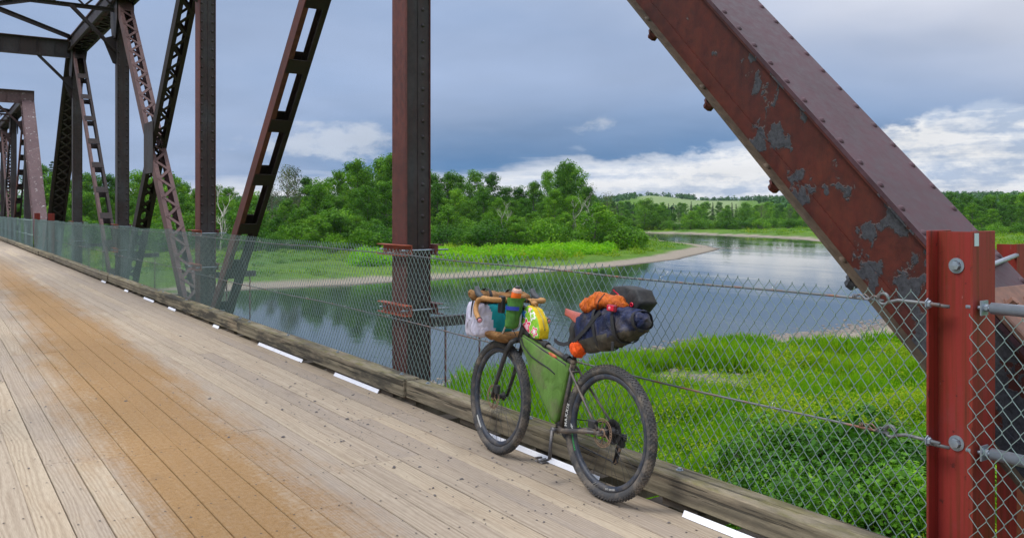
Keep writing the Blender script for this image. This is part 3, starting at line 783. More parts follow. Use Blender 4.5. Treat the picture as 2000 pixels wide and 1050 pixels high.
def g_redpost(t):
    P = t.pos(); st = t.noise(t.map(P, (22, 22, .5)), 2.2, 5, .65); n = t.noise(P, 3.0, 4); z = t.xyz(P)[2]
    c = t.mix(st.ss(.42, .66), (.245, .024, .018), (.155, .025, .009)); c = t.mix(st.ss(.62, .72), c, (.055, .011, .008)); c = t.mix(t.noise(P, 4, 5, .7).ss(.5, .75) * .5, c, (.21, .045, .05))
    ch = t.noise(t.map(P, (16, 16, 5)), 2.2, 6, .7).ss(.66, .72) * z.ss(.7, 1.1) * z.ss(1.5, 1.2)
    c = t.mix(ch * .8, c, (.42, .25, .25)); sp = (t.noise(P, 45, 3, .6) * .6 + t.noise(P, 9, 3, .6) * .4).ss(.60, .65); c = t.mix(sp * .7, c, (.05, .012, .01))
    return {'Base Color': c, 'Roughness': .55, 'Normal': t.bump(st * .3 + n * .2, .004), 'Specular IOR Level': .4}
M_REDPOST = material('red_gloss_paint', g_redpost)
M_GALV = material('galvanised_steel', lambda t: {'Base Color': t.mix(t.noise(t.pos(), 25, 5, .6), (.20, .25, .30), (.40, .45, .50)), 'Roughness': .42, 'Metallic': .55})
M_WIRE = material('fence_wire', lambda t: {'Base Color': t.mix(t.noise(t.pos(), 6, 4), (.14, .215, .205), (.32, .42, .40)), 'Roughness': .38, 'Metallic': .35})
M_ROD = material('rusty_rod', lambda t: {'Base Color': t.mix(t.noise(t.pos(), 9, 4).ss(.5, .72), (.16, .17, .175), (.27, .12, .07)), 'Roughness': .55, 'Metallic': .4})
M_TIE = material('tie_wire', color=(.62, .62, .60), rough=.35, metal=.6)

def wood(name, a, b, dark, grain=1.0, rc=.60, blo=.30, stain=False, moss=0.0, rings=9.0, axis=1, joint=True):
    def f(t):
        o = t.coord(); r = t.orand(); P = t.pos(); x, y, z = t.xyz(o)
        off = t.comb(r * 37.0, r * 91.0, r * 53.0); q = t.vadd(o, off)
        sc_ = (1, .09, 1); warp = t.noise(t.map(q, (3, .55, 3)), 1.0, 3, .5)
        # growth rings cut along the board
        cx = (x + (r - .5) * .10 + (warp - .5) * .13); rr = (cx * cx + (z + .02 + r * .05) * (z + .02 + r * .05))._m('SQRT')
        ring = (rr * (400.0 * grain * rings / 9) + warp * 15.0).sin() * .5 + .5
        fib = t.noise(t.map(q, (60, 1.6, 60)), 1.6, 5, .65); fine = t.noise(t.map(q, (190, 8, 190)), 1.5, 3, .6); blot = t.noise(t.map(q, (5, 1.1, 5)), 1.3, 4, .6)
        c = t.mix(ring.pw(1.6) * rc + fib.ss(.35, .75) * .26, a, b)
        c = t.mix(fib.ss(.60, .80) * (rc * .7), c, dark)
        c = t.mix(blot.ss(.42, .70) * blo, c, t.mix(r, (.29, .26, .235), (.33, .235, .15)))
        br = r * .20 + .90; c = t.mix(1.0, c, t.comb(br, br, br * (r * -.06 + 1.03)), 'MULTIPLY')
        c = t.mix(.5, c, t.mix(fine.ss(.25, .7), (.68, .66, .64), (1.2, 1.2, 1.2)), 'MULTIPLY')
        rough = .82
        h = fib * .5 + ring * .25 + fine * .3
        if stain:
            px, py, pz = t.xyz(P)
            wv = t.noise(t.map(P, (1.2, .16, 1)), 1.0, 3, .6); w2 = t.noise(t.map(P, (3.5, .9, 1)), 1.4, 6, .66)
            ctr = (py * .028).mn(.42) + 1.25 + (wv - .5) * .55
            wd = .50 + (w2 - .5) * .7
            m = ((px - ctr).abs() / wd).ss(1.6, .15) * (w2 * .9 + .50).mn(1.0)
            m = m * py.ss(38.0, 14.0, .35, 1.0)
            grit = t.noise(P, 190, 3, .7); g2 = t.noise(P, 26, 5, .75); m = (m * 1.25 + (g2 - .5) * 1.5 * (m * (1.0 - m) * 4.0))._m('ADD', -.06, clamp=True)
            sand = t.mix(grit.ss(.3, .7), (.200, .105, .034), (.40, .230, .082)); sand = t.mix(g2.ss(.50, .72) * .45, sand, (.17, .095, .042))
            c = t.mix(m * (g2.ss(.3, .62) * .22 + .70), c, sand)
            dirt = t.noise(t.map(P, (2.2, 1.2, 1)), 1.1, 5, .7).ss(.56, .72); c = t.mix(dirt * .28, c, (.16, .12, .085))
            edge = px.ss(2.9, 3.3); c = t.mix(edge * .25, c, (.22, .175, .13))
            h = h * (1.0 - m * .6) + grit * m * .8 + g2 * m * .5
        if rc > .8:
            ck = t.noise(t.map(q, (26, .7, 26)), 1.5, 4, .6).ss(.585, .62); c = t.mix(ck * .8, c, (.035, .03, .022)); h = h - ck * 1.5
        if moss:
            up = t.xyz(t.o(t.n('ShaderNodeNewGeometry'), 'Normal'))[2]
            mm = t.noise(t.map(P, (7, 3, 7)), 2.0, 6, .7).ss(.42, .66) * up.ss(.3, .8)
            c = t.mix(mm * moss, c, (.16, .145, .045))
            bl = t.noise(t.map(P, (2.5, .7, 4)), 1.6, 6, .7).ss(.44, .60) * (y_ := t.xyz(P)[1]).ss(5.6, 6.8, .55, 1.0) * y_.ss(17.0, 14.5, .5, 1.0)
            c = t.mix(bl * .88 * (r * .9 + .35).mn(1.0), c, (.042, .040, .034)); h = h + bl * -.3
        return {'Base Color': c, 'Roughness': rough, 'Normal': t.bump(h, .0035, .9), 'Specular IOR Level': .22}
    return material(name, f)
M_PLANK = wood('weathered_deck_plank', (.410, .338, .252), (.285, .224, .160), (.17, .125, .088), stain=True)
M_TIMBER = wood('mossy_curb_timber', (.255, .22, .15), (.135, .115, .078), (.05, .042, .03), grain=.30, rc=.85, moss=.75)
M_BLOCK = wood('dark_block', (.10, .08, .055), (.07, .055, .04), (.03, .025, .02))
M_WHITE = material('white_painted_board', lambda t: {'Base Color': t.mix(t.noise(t.pos(), 14, 6, .75).ss(.52, .78) * .55, (.86, .86, .89), (.42, .38, .32)), 'Roughness': .6})
M_NAIL = material('rusty_nail', color=(.06, .045, .04), rough=.7)

# ---------------------------------------------------------------- deck
DX0, DX1, PW = -.40, 3.31, .1585
def build_deck():
    deck = thing('bridge_deck', 'weathered plank deck with an orange dirt track running down the bridge', None, (0, 0, 0), kind='structure')
    r = random.Random(3); Ls = 4.88; mesh = []
    for k in range(7):
        mb = MB(); b = .0022 + .0008 * (k % 3); mb.bevbox((-.0777 + .0006 * (k % 3), -Ls / 2 + .002, -.06), (.0777 - .0003 * k, Ls / 2 - .002, 0), b); mesh.append(mb.mesh('plank', M_PLANK))
    nm, npl = int((DX1 - DX0) / PW), 0; off = 0; left = 0; nails = MB(); offs = []
    for i in range(nm):
        if left == 0: left = r.choice((3, 4, 5, 6)); off = r.uniform(0, Ls)
        left -= 1; offs.append(off)
    offs[-12:-7] = [1.93 + .95] * 5
    for i in range(nm):
        x = DX1 - PW * (i + .5); y = -6.6 + offs[i]
        while y < 41:
            if npl < 296:
                o = link('plank', mesh[r.randrange(7)], deck, Matrix.Translation((x + r.uniform(-.001, .001), y + Ls / 2, r.uniform(-.004, .0))) @ Matrix.Rotation(math.pi * r.randrange(2), 4, 'Z')); npl += 1
                for q in range(9):
                    yy = y + .07 + (Ls - .14) * q / 8
                    if .5 < yy < 14:
                        for sx in (-.045, .045): nails.lathe([(0, .0001), (0, .0065)], 6, 'z', (x + sx + r.uniform(-.008, .008), yy + r.uniform(-.02, .02), .0012))
            y += Ls
    mb = MB()
    for i in range(nm):
        x = DX1 - PW * (i + .5); y = 41.0
        mb.bevbox((x - .0765, 34.0 if False else 41.0 + offs[i] * .2, -.06), (x + .0765, 100, 0), .004)
        mb.bevbox((x - .0765, -12, -.06), (x + .0765, -6.7 + 0 * offs[i], 0), .004)
    part('far_planks', mb, M_PLANK, deck, kind='stuff')
    part('nail_heads', nails, M_NAIL, deck, kind='stuff')
    jb = MB()                                            # joists and stringers under the planks
    y = -11.8
    while y < 100: jb.box((DX0 - .6, y, -.26), (3.95, y + .16, -.062)); y += .61
    part('joists', jb, M_BLOCK, deck, kind='stuff')
    sb = MB()
    for x in (-.2, 1.0, 2.0, 3.1): sb.box((x - .11, -11.9, -.75), (x + .11, 100.1, -.262))
    part('stringers', sb, M_DARKEST, deck, kind='stuff')
    # curb timbers
    cuts = [-7.6, -2.95, 1.72, 6.35, 10.95, 15.75, 20.4, 25.0, 29.7, 34.3, 39.0, 43.6, 48.2, 52.9, 57.5, 62.2, 66.8, 71.5, 76.1]
    bolt = MB(); bolt.lathe([(0, .022), (.003, .022), (.003, .0125), (.013, .0125), (.014, .0001)], 6, 'z', smooth=False); boltm = bolt.mesh('bolt', M_GALV)
    strips = {2: [(2.02, 2.66)], 3: [], }
    def ys(u): return yat(u, 3.29)
    allst = [(ys(1640), ys(1340)), (ys(1175), ys(943)), (ys(743), ys(657)), (ys(594), ys(508)), (ys(430), ys(419)), (ys(345), ys(331)), (ys(303), ys(283)), (ys(252), ys(245)), (ys(208), ys(200))]
    lab = {1: 'nearest weathered curb timber, running out of the picture below the red post', 2: 'weathered curb timber behind the bicycle wheels', 3: 'dark stained curb timber between the bicycle and the nearest bridge post',
           4: 'mossy curb timber at the foot of the slanting bridge member', 5: 'pale mossy curb timber left of the dark blackened one'}
    for i in range(len(cuts) - 1):
        y0, y1 = cuts[i], cuts[i + 1]; dx = .012 * ((i * 7) % 3 - 1); top = .185 + (.012 if i in (3, 4) else 0)
        t = thing('curb_timber', lab.get(i, 'far weathered curb timber along the fence, %s' % ('beyond the first red fence post' if y0 > 37 else 'in the stretch before the far portal')), 'curb', (3.36 + dx, y0, 0), group='timbers of the wooden curb')
        mb = MB(); mb.bevbox((-.08, .004, .045), (.08, y1 - y0 - .004, top), .008); part('timber', mb, M_TIMBER, t)
        q = .25
        while q < y1 - y0 - .1:
            bb = MB(); w = .16 if int(q * 10) % 2 else .30
            link('spacer_block', spacer_mesh(), t, Matrix.Translation((0, q, 0)))
            q += r.uniform(.95, 1.3)
        if y0 < 25:
            for q in (.22, 1.6, 3.0, y1 - y0 - .2): link('bolt', boltm, t, Matrix.Translation((.02, q, top)))
        for a, b in allst:
            a2, b2 = max(a, y0 + .006), min(b, y1 - .006)
            if b2 - a2 > .02:
                mb = MB(); mb.add([(-.101 - dx, a2 - y0, .002), (-.101 - dx, b2 - y0, .002), (-.082 - dx, b2 - y0, .033), (-.082 - dx, a2 - y0, .033), (-.096 - dx, a2 - y0, .002), (-.096 - dx, b2 - y0, .002), (-.0815 - dx, b2 - y0, .030), (-.0815 - dx, a2 - y0, .030)], [(0, 3, 2, 1), (4, 5, 6, 7), (0, 4, 7, 3), (1, 2, 6, 5), (3, 7, 6, 2), (0, 1, 5, 4)]); part('white_board', mb, M_WHITE, t)  # board face tilted back to catch more sky and look whiter
_sp = []
def spacer_mesh():
    if not _sp:
        mb = MB(); mb.box((-.05, 0, .001), (.075, .26, .0445)); _sp.append(mb.mesh('spacer_block', M_BLOCK))
    return _sp[0]

# ---------------------------------------------------------------- trusses
P_, ZT, ZB, XC = 7.85, 7.05, -1.15, 4.13
def rivet_mesh(r=.017):
    mb = MB(); mb.lathe([(0, r * 1.25), (.003, r * 1.15), (r * .45, r * .85), (r * .72, .0001)], 8, 'z'); return mb
def add_rivet(mb, c, n, r=.017, mi=0):
    n = Vector(n).normalized(); q = n.to_track_quat('Z', 'Y').to_matrix()
    for (o, rr) in (): pass
    vs, fs = [], []; prof = [(0, r * 1.2), (r * .45, r * .85), (r * .7, r * .2)]
    for (o, rr) in prof:
        for j in range(6): vs.append(Vector(c) + q @ Vector((rr * math.cos(j * 1.0472), rr * math.sin(j * 1.0472), o)))
    for k in range(2):
        for j in range(6): fs.append((k * 6 + j, k * 6 + (j + 1) % 6, k * 6 + 6 + (j + 1) % 6, k * 6 + 6 + j))
    fs.append(tuple(range(12, 18))); mb.add(vs, fs, mi, True)

def end_post(par, X, y0, y1, detail, mats, far=False):
    M, L = frame((0, y0, ZB), (0, y1, ZT)); s = 1 if not far else -1    # s: N * s points to the underside
    mb = MB()
    def bx(x0, x1, n0, n1, z0=-.25, z1=L + .25, mi=0):
        n0, n1 = n0 * s, n1 * s; mb.box((x0, min(n0, n1), z0), (x1, max(n0, n1), z1), mi)
    bx(-.223, -.207, -.198, .196, mi=0); bx(.207, .223, -.198, .196, mi=0)            # webs
    bx(-.268, .268, -.222, -.2, mi=1)                                                # cover plate
    bx(-.262, -.2235, -.1995, -.186, mi=0); bx(.2235, .262, -.1995, -.186, mi=0)      # top angles
    bx(-.292, -.2235, .180, .196, mi=2); bx(.2235, .292, .180, .196, mi=2)            # bottom angles, outstanding leg
    bx(-.2235, -.2275 - .006, .10, .1795, mi=0)
    o = part('end_post', mb, mats, par, X @ M)
    if detail == 2:
        rm = rivet_mesh().mesh('rivet', mats[1]); up = Matrix.Rotation(math.pi / 2 * s, 4, 'X')
        z = 2.0
        while z < L - 1:
            for x in (-.236, .236): link('rivet', rm, o, Matrix.Translation((x, -.222 * s, z)) @ up)
            z += .161
        rb = rivet_mesh(.019).mesh('rivet', mats[2])
        bmb = MB(); bmb.lathe([(0, .045), (.018, .045), (.02, .032), (.05, .030), (.052, .0001)], 6, 'z', smooth=False); bo = bmb.mesh('rivet', mats[0])
        z = 2.25
        while z < L - .6:
            link('rivet', rb, o, Matrix.Translation((-.262, .180 * s, z)) @ up)
            link('bottom_bolt', bo, o, Matrix.Translation((-.262, .196 * s, z - .12)) @ up.inverted())
            z += .69
        lb = MB(); lb.box((-.03, -.004, -.235), (.03, .004, .235)); lm = lb.mesh('lacing_bar', M_DARKEST)
        z = 2.2; sg = 1
        while z < L - .4:
            link('lacing_bar', lm, o, Matrix.Translation((0, .203 * s, z)) @ Matrix.Rotation(R(52) * sg, 4, 'Y')); z += .34; sg = -sg
        # thick splice plate across the foot of the post, with bolts
        pb = MB(); pb.bevbox((-.27, -.262 if s > 0 else .224, 2.70), (.315, -.224 if s > 0 else .262, 3.08), .006)
        sp = part('splice_plate', pb, M_PLATE, par, X @ M)
        nb = MB(); nb.lathe([(0, .034), (.006, .034), (.006, .021), (.032, .021), (.033, .0001)], 6, 'z', smooth=False); nm = nb.mesh('bolt', M_PLATE)
        for (x, z) in ((.22, 2.98), (.02, 2.98), (-.16, 2.98), (.22, 2.80), (.06, 2.79), (-.12, 2.80)): link('bolt', nm, sp, Matrix.Translation((x, -.262, z)) @ up)
    else:
        mb = MB(); z = .5; sg = 1
        while z < L - .3:
            for q in (1, -1) if detail else (1,):
                a = R(45) * q; dx, dz = math.cos(a) * .24, math.sin(a) * .24
                mb.bar((-dx, .203 * s + .004 * q, z - dz), (dx, .203 * s + .004 * q, z + dz), .055, .008, up=(0, 1, 0))
            z += .42
        for k in range(int(L / .161)):
            for x in (-.236, .236): add_rivet(mb, (x, -.222 * s, .3 + k * .161), (0, -s, 0), .018)
            add_rivet(mb, (-.2235, -.15 * s, .3 + k * .161), (-1, 0, 0), .018)
        part('lacing', mb, M_DARK if far else M_LAT, o, kind='stuff')
    return o

def vertical(par, X, y, k, detail, mats):
    mb = MB(); h = .14; z0, z1 = ZB - .2, ZT - .2
    # two channels back to front joined by lacing; the near (-y) channel is a full web
    mb.box((-h, -.15, z0), (-h + .012, .15, z1), 0)                   # deck side flange plate
    mb.box((h - .012, -.15, z0), (h, .15, z1), 0)
    mb.box((-h + .0125, -.147, z0), (h - .0125, -.135, z1), 1)        # near web
    mb.box((-h + .0125, .135, z0), (h - .0125, .147, z1), 1)
    mb.box((-.001, -.153, z0), (h - .0125, -.1475, z1), 1)              # overlapping plate with the seam in the middle
    mb.box((-h + .002, -.168, z0), (-h + .011, -.1505, z1), 0); mb.box((h - .011, -.168, z0), (h - .002, -.1505, z1), 0)
    o = part('vertical_post', mb, mats, par, X @ Matrix.Translation((0, y, 0)))
    rb = MB(); z = ZB + .1
    cols = (.055,) if k == 1 else (-.105, .085)
    while z < ZT - .3:
        for c in cols: add_rivet(rb, (c, -.153 if c > 0 else -.147, z), (0, -1, 0), .019 if k == 1 else .023)
        z += .162
    part('rivets', rb, mats[1], o, kind='stuff')
    return o

def ladder(par, X, ya, za, yb, zb, detail, mats, name='diagonal'):
    """two flanged bars joined by batten plates"""
    M, L = frame((0, ya, za), (0, yb, zb)); mb = MB()
    for s in (-1, 1):
        x = s * .16
        mb.box((x - .007, -.10, 0), (x + .007, .10, L), 0 if s < 0 else 1)  # light painted in: deck-side bar lit reddish, outer bar dark
        for n in (-1, 1):
            mb.box((min(x - s * .0075, x - s * .065), n * .10 - (.012 if n > 0 else 0), 0), (max(x - s * .0075, x - s * .065), n * .10 + (.012 if n < 0 else 0), L), 0 if s < 0 else 1)
    o = part(name, mb, mats, par, X @ M)
    bb = MB(); bb.box((-.152, -.004, -.11), (.152, .004, .11)); bm = bb.mesh('batten_plate', mats[1])
    z = .7
    if detail:
        while z < L - .3:
            for n in (-1, 1): link('batten_plate', bm, o, Matrix.Translation((0, n * .1045, z)))
            z += 1.02
    return o

def laced(par, X, ya, za, yb, zb, detail, mats, double=False, off=0.0, name='diagonal'):
    """two channels with zigzag lacing bars on both faces"""
    M, L = frame((0, ya, za), (0, yb, zb)); mb = MB(); w, dp = .155, .13
    for s in (-1, 1):
        x = s * w
        mb.box((x - .007, -dp, 0), (x + .007, dp, L), 0)
        for n in (-1, 1): mb.box((min(x - s * .0075, x - s * .075), n * dp - (.012 if n > 0 else 0), 0), (max(x - s * .0075, x - s * .075), n * dp + (.012 if n < 0 else 0), L), 0)
    for z0, z1 in ((0, .8), (L - .8, L)):
        for n in (-1, 1): mb.box((-w + .075, n * (dp - .006) - .005, z0), (w - .075, n * (dp - .006) + .005, z1), 0)
    o = part(name, mb, mats, par, X @ M @ Matrix.Translation((off, 0, 0)))
    a = math.atan2(.30, .26); ln = math.hypot(.30, .26)
    bb = MB(); bb.box((-.030, -.004, -ln / 2), (.030, .004, ln / 2)); bm = bb.mesh('lacing_bar', mats[-1])
    z = .95; sg = 1; jb = MB()
    while z < L - .85:
        for n in (-1, 1):
            Mq = Matrix.Translation((0, n * (dp + .005), z)) @ Matrix.Rotation((math.pi / 2 - a) * sg + 0, 4, 'Y')
            if detail == 2: link('lacing_bar', bm, o, Mq)
            else: jb.box((-.03, -.004, -ln / 2), (.03, .004, ln / 2), 0, Mq)
        z += .27; sg = -sg
    if jb.v: part('lacing', jb, mats[-1], o, kind='stuff')
    return o

def top_chord(par, X, detail, mats):
    y0, y1 = P_ - .1, 4 * P_ + .1; mb = MB()
    mb.box((-.223, y0, ZT - .2), (-.207, y1, ZT + .198), 0); mb.box((.207, y0, ZT - .2), (.223, y1, ZT + .198), 0)
    mb.box((-.268, y0 - .2, ZT + .1985), (.268, y1 + .2, ZT + .222), 1)
    for s in (-1, 1):
        mb.box((min(s * .2235, s * .285), y0, ZT - .2), (max(s * .2235, s * .285), y1, ZT - .186), 0)
        mb.box((min(s * .2235, s * .262), y0, ZT + .184), (max(s * .2235, s * .262), y1, ZT + .198), 0)
    o = part('top_chord', mb, mats, par, X)
    jb = MB(); lb = MB(); lb.box((-.03, -.24, -.004), (.03, .24, .004)); lm = lb.mesh('lacing_bar', mats[0])
    y = y0 + .3; sg = 1
    while y < y1:
        Mq = Matrix.Translation((0, y, ZT - .2065)) @ Matrix.Rotation(R(50) * sg, 4, 'Z')
        if detail == 2 and y > 15: link('lacing_bar', lm, o, Mq)
        else: jb.box((-.03, -.24, -.004), (.03, .24, .004), 0, Mq)
        y += .33; sg = -sg
    for k in range(int((y1 - y0) / .2)):
        for zz in (-.15, .15): add_rivet(jb, (-.2235, y0 + k * .2, ZT + zz), (-1, 0, 0), .018)
    part('lacing', jb, mats[0], o, kind='stuff')

def build_span(y0, label, detail):
    sp = thing('truss_span', label, 'bridge', (0, y0, 0), group='steel truss spans of the bridge')
    XR = Matrix.Translation((XC, 0, 0)); XL = Matrix.Translation((2 * 1.47 - XC, 0, 0)) @ Matrix.Diagonal((-1, 1, 1, 1))
    for side, X in ((0, XR), (1, XL)):
        dt = detail if side == 0 else 0
        em = [M_WEB, M_COVER, M_OLIVE] if detail == 2 else [M_PORTAL, M_PORTAL, M_PORTAL]
        end_post(par := sp, X, 0, P_, dt, em)
        end_post(sp, X, 5 * P_, 4 * P_, min(dt, 1), [M_DARKEST, M_DARKEST, M_DARKEST], far=True)
        top_chord(sp, X, dt, [M_DARK, M_LAT])
        for k in (1, 2, 3, 4): vertical(sp, X, k * P_, k, dt, [M_RED if k < 3 and detail == 2 else M_DARK, M_DARK])  # posts: redder tone on flange plates, darker tone on webs
        ladder(sp, X, P_, ZT, 2 * P_, ZB, dt, [M_RED, M_DARKEST])
        laced(sp, X, 3 * P_, ZT, 2 * P_, ZB, dt, [M_LAT, M_LAT], off=-.004)
        laced(sp, X, 2 * P_, ZT, 3 * P_, ZB, dt, [M_DARKEST, M_DARKEST], off=.009)
        ladder(sp, X, 4 * P_, ZT, 3 * P_, ZB, dt, [M_LAT, M_DARKEST])
        # gussets
        g = MB(); pts = [(1, ZT - .1), (2, ZT - .1), (3, ZT - .1), (4, ZT - .1)]
        for (k, z) in pts:
            y = k * P_
            for s in (-1, 1):
                x = s * .2; a, b = min(x, x - s * .012), max(x, x - s * .012)
                o8 = [(-.45, .05), (.45, .05), (.45, -.55), (.22, -1.0), (-.22, -1.0), (-.45, -.55)]
                vs = [(a, y + p, z + q) for p, q in o8] + [(b, y + p, z + q) for p, q in o8]
                g.add(vs, [(0, 1, 2, 3, 4, 5), (11, 10, 9, 8, 7, 6)] + [(i, (i + 1) % 6 + 0, (i + 1) % 6 + 6, i + 6) for i in range(6)])
        for k in range(1, 5):
            g.box((-.215, k * P_ - .5, ZB - .1), (-.203, k * P_ + .5, ZB + .75)); g.box((.203, k * P_ - .5, ZB - .1), (.215, k * P_ + .5, ZB + .75))
        g.box((-.171, 2.5 * P_ - .45, (ZT + ZB) / 2 - .55), (-.163, 2.5 * P_ + .45, (ZT + ZB) / 2 + .55))
        part('gusset_plates', g, M_DARK, sp, X, kind='stuff')
        bc = MB()
        for s in (-1, 1): bc.box((s * .18 - .01, -.2, ZB - .2), (s * .18 + .01, 5 * P_ + .2, ZB + .2)); bc.box((s * .18 - (.08 if s > 0 else .01), -.2, ZB + .2005), (s * .18 + (.08 if s < 0 else .01), 5 * P_ + .2, ZB + .215))
        part('bottom_chord', bc, M_DARKEST, sp, X)
    xl, xr = 2 * 1.47 - XC, XC
    pm = M_PORTAL if detail < 2 else M_DARK
    for k, big in ((1, 1), (2, 0), (3, 0), (4, 1)):
        y = k * P_; mb = MB(); a, b = xl + .145, xr - .145
        front = k == 1
        if big:
            if front: a, b, yy = xl - .26, xr + .26, y - .36
            else: yy = y
            zt, zb_ = ZT + (.38 if front else .12), ZT - (.22 if front else .42)
            mb.box((a, yy - .008, zb_), (b, yy + .008, zt), 0); mb.box((a, yy - .14, zt + .0005), (b, yy + .14, zt + .018), 1); mb.box((a, yy - .10, zb_ - .016), (b, yy + .10, zb_ - .0005), 0)
            n = 10
            for i in range(n + 1): mb.box((a + (b - a) * i / n - .006, yy - .06, zb_ + .002), (a + (b - a) * i / n + .006, yy - .009, zt - .002), 0)
        else:
            for zz in (ZT + .02, ZT - .34): mb.box((a, y - .07, zz), (b, y + .07, zz + .012), 0); mb.box((a, y - .006, zz - .09), (b, y + .006, zz - .0005), 0)
            n = 14
            for i in range(n):
                p0 = (a + (b - a) * i / n, y + .02, ZT - .35 + (.36 if i % 2 else 0)); p1 = (a + (b - a) * (i + 1) / n, y + .02, ZT - .35 + (0 if i % 2 else .36)); mb.bar(p0, p1, .05, .01, up=(0, 1, 0))
        part('portal_beam' if big else 'sway_strut', mb, [pm, M_PORTAL if big else pm], sp)  # near span: top flange in the pale tone, its light painted in
        for s, x in ((1, xr - .14), (-1, xl + .14)):
            kb = MB(); kb.bar((x - s * 1.05, y, ZT - .40), (x, y, ZT - 1.45), .016, .15, up=(0, 1, 0)); kb.bar((x - s * 1.05, y - .05, ZT - .37), (x, y - .05, ZT - 1.42), .09, .014, up=(0, 1, 0))
            kb.add([(x - s * .32, y + .012, ZT - 1.12), (x, y + .012, ZT - 1.0), (x, y + .012, ZT - 1.75), (x - s * .08, y + .012, ZT - 1.72)], [(0, 1, 2, 3)]); kb.add([(x - s * .32, y + .0, ZT - 1.12), (x, y + .0, ZT - 1.0), (x, y + .0, ZT - 1.75), (x - s * .08, y + .0, ZT - 1.72)], [(0, 1, 2, 3)])
            part('knee_brace', kb, M_DARK if detail == 2 else M_PORTAL, sp)
    for k in (1, 2, 3):
        for a, b, dz in ((xl, xr, 0), (xr, xl, .03)):
            mb = MB(); y0_, y1_ = k * P_, (k + 1) * P_
            mb.bar((a, y0_, ZT + .24 + dz), (b, y1_, ZT + .24 + dz), .12, .012); mb.bar((a, y0_, ZT + .17 + dz), (b, y1_, ZT + .17 + dz), .012, .12)
            part('lateral_brace', mb, M_DARKEST, sp)
    fb = MB()
    for k in range(6): fb.box((xl, k * P_ - .012, ZB - .15), (xr, k * P_ + .012, -.76)); fb.box((xl, k * P_ - .13, -.775), (xr, k * P_ + .13, -.7605)) ; fb.box((xl, k * P_ - .13, ZB - .166), (xr, k * P_ + .13, ZB - .1505))
    part('floor_beams', fb, M_DARKEST, sp, kind='stuff')
    return sp

def build_piers():
    def g(t):
        P = t.pos(); n = t.noise(P, 2.5, 6, .65); return {'Base Color': t.mix(n, (.20, .19, .17), (.38, .36, .32)), 'Roughness': .9, 'Normal': t.bump(n, .03)}
    mc = material('pier_concrete', g)
    for i, (y, lb) in enumerate(((39.8, 'concrete pier standing in the river under the far end of the near span'), (80.2, 'concrete pier on the far bank under the second span'))):
        t = thing('bridge_pier', lb, 'pier', (1.47, y, WZ - 1.5)); mb = MB(); h = -1.5 - (WZ - 1.5)
        def ring(sx, sy, z): return [(-sx, -sy, z), (sx, -sy, z), (sx + sy * .8, 0, z), (sx, sy, z), (-sx, sy, z), (-sx - sy * .8, 0, z)]
        vs = ring(3.6, 1.2, 0) + ring(3.3, .95, h - .4); mb.add(vs, [(i, (i + 1) % 6, (i + 1) % 6 + 6, i + 6) for i in range(6)] + [tuple(range(6, 12))])
        part('pier_shaft', mb, mc, t); cb = MB(); cb.bevbox((-4.4, -1.15, h - .398), (4.4, 1.15, h), .04); part('pier_cap', cb, mc, t)
    t = thing('bridge_abutment', 'concrete abutment carrying the near end of the bridge', 'abutment', (1.47, -1.3, -6.0)); mb = MB(); mb.bevbox((-4.2, -1.2, 0), (4.2, 1.15, 4.4), .05); part('abutment_wall', mb, mc, t)

# ---------------------------------------------------------------- fence
FX = 3.458
def wires(y0, y1, w, step, z0, z1, r, sides, seed=0, sag=True):
    n = int((y1 - y0) / w); K = int(round((z1 - z0) / step)) + 1
    i = np.arange(n)[:, None]; k = np.arange(K)[None, :]
    rng = np.random.default_rng(seed)
    yy = y0 + (i + ((k + i) % 2)) * w
    side = ((k + i) % 2) * 2 - 1
    ln = y0 + (i + ((k + i) % 2)) * w
    wav = .010 * np.sin(ln * 1.7) + .006 * np.sin(ln * 4.1 + 1)
    zz = z0 + k * step + wav * (k / (K - 1)) + rng.normal(0, .0008, (n, K))
    yy = yy + .004 * np.sin(zz * 9 + yy) - side * .0 
    xx = FX + side * r * .9 + .010 * np.sin(yy * 2.3) * np.sin(zz * 2.6)
    Pn = np.stack([xx, yy, zz], -1)
    # two points per knee so that the wire turns round its neighbour
    up = np.array([0, 0, 1.0]) * step * .10
    Pp = np.stack([Pn - up, Pn + up], 2).reshape(n, K * 2, 3)
    T = np.zeros_like(Pp); T[:, 1:-1] = Pp[:, 2:] - Pp[:, :-2]; T[:, 0] = Pp[:, 1] - Pp[:, 0]; T[:, -1] = Pp[:, -1] - Pp[:, -2]
    T /= np.linalg.norm(T, axis=2)[:, :, None]
    ax = np.zeros_like(T); ax[..., 0] = 1; b = np.cross(T, ax); b /= np.linalg.norm(b, axis=2)[:, :, None]; a = np.cross(b, T)
    KK = K * 2; ang = np.arange(sides) * 2 * np.pi / sides
    V = Pp[:, :, None, :] + r * (a[:, :, None, :] * np.cos(ang)[None, None, :, None] + b[:, :, None, :] * np.sin(ang)[None, None, :, None])
    idx = np.arange(n * KK * sides).reshape(n, KK, sides)
    f = np.stack([idx[:, :-1], np.roll(idx[:, :-1], -1, 2), np.roll(idx[:, 1:], -1, 2), idx[:, 1:]], -1).reshape(-1, 4)
    return V.reshape(-1, 3), f
def fence_mesh(name, segs):
    V, Fc, b = [], [], 0
    for s in segs:
        v, f = wires(*s); V.append(v); Fc.append(f + b); b += len(v)
    return np_mesh(name, np.concatenate(V), np.concatenate(Fc), M_WIRE, smooth=True)
YP1, YP0 = yat(1809, 3.475), yat(1900, 3.475)      # the two flanges of the nearest red post
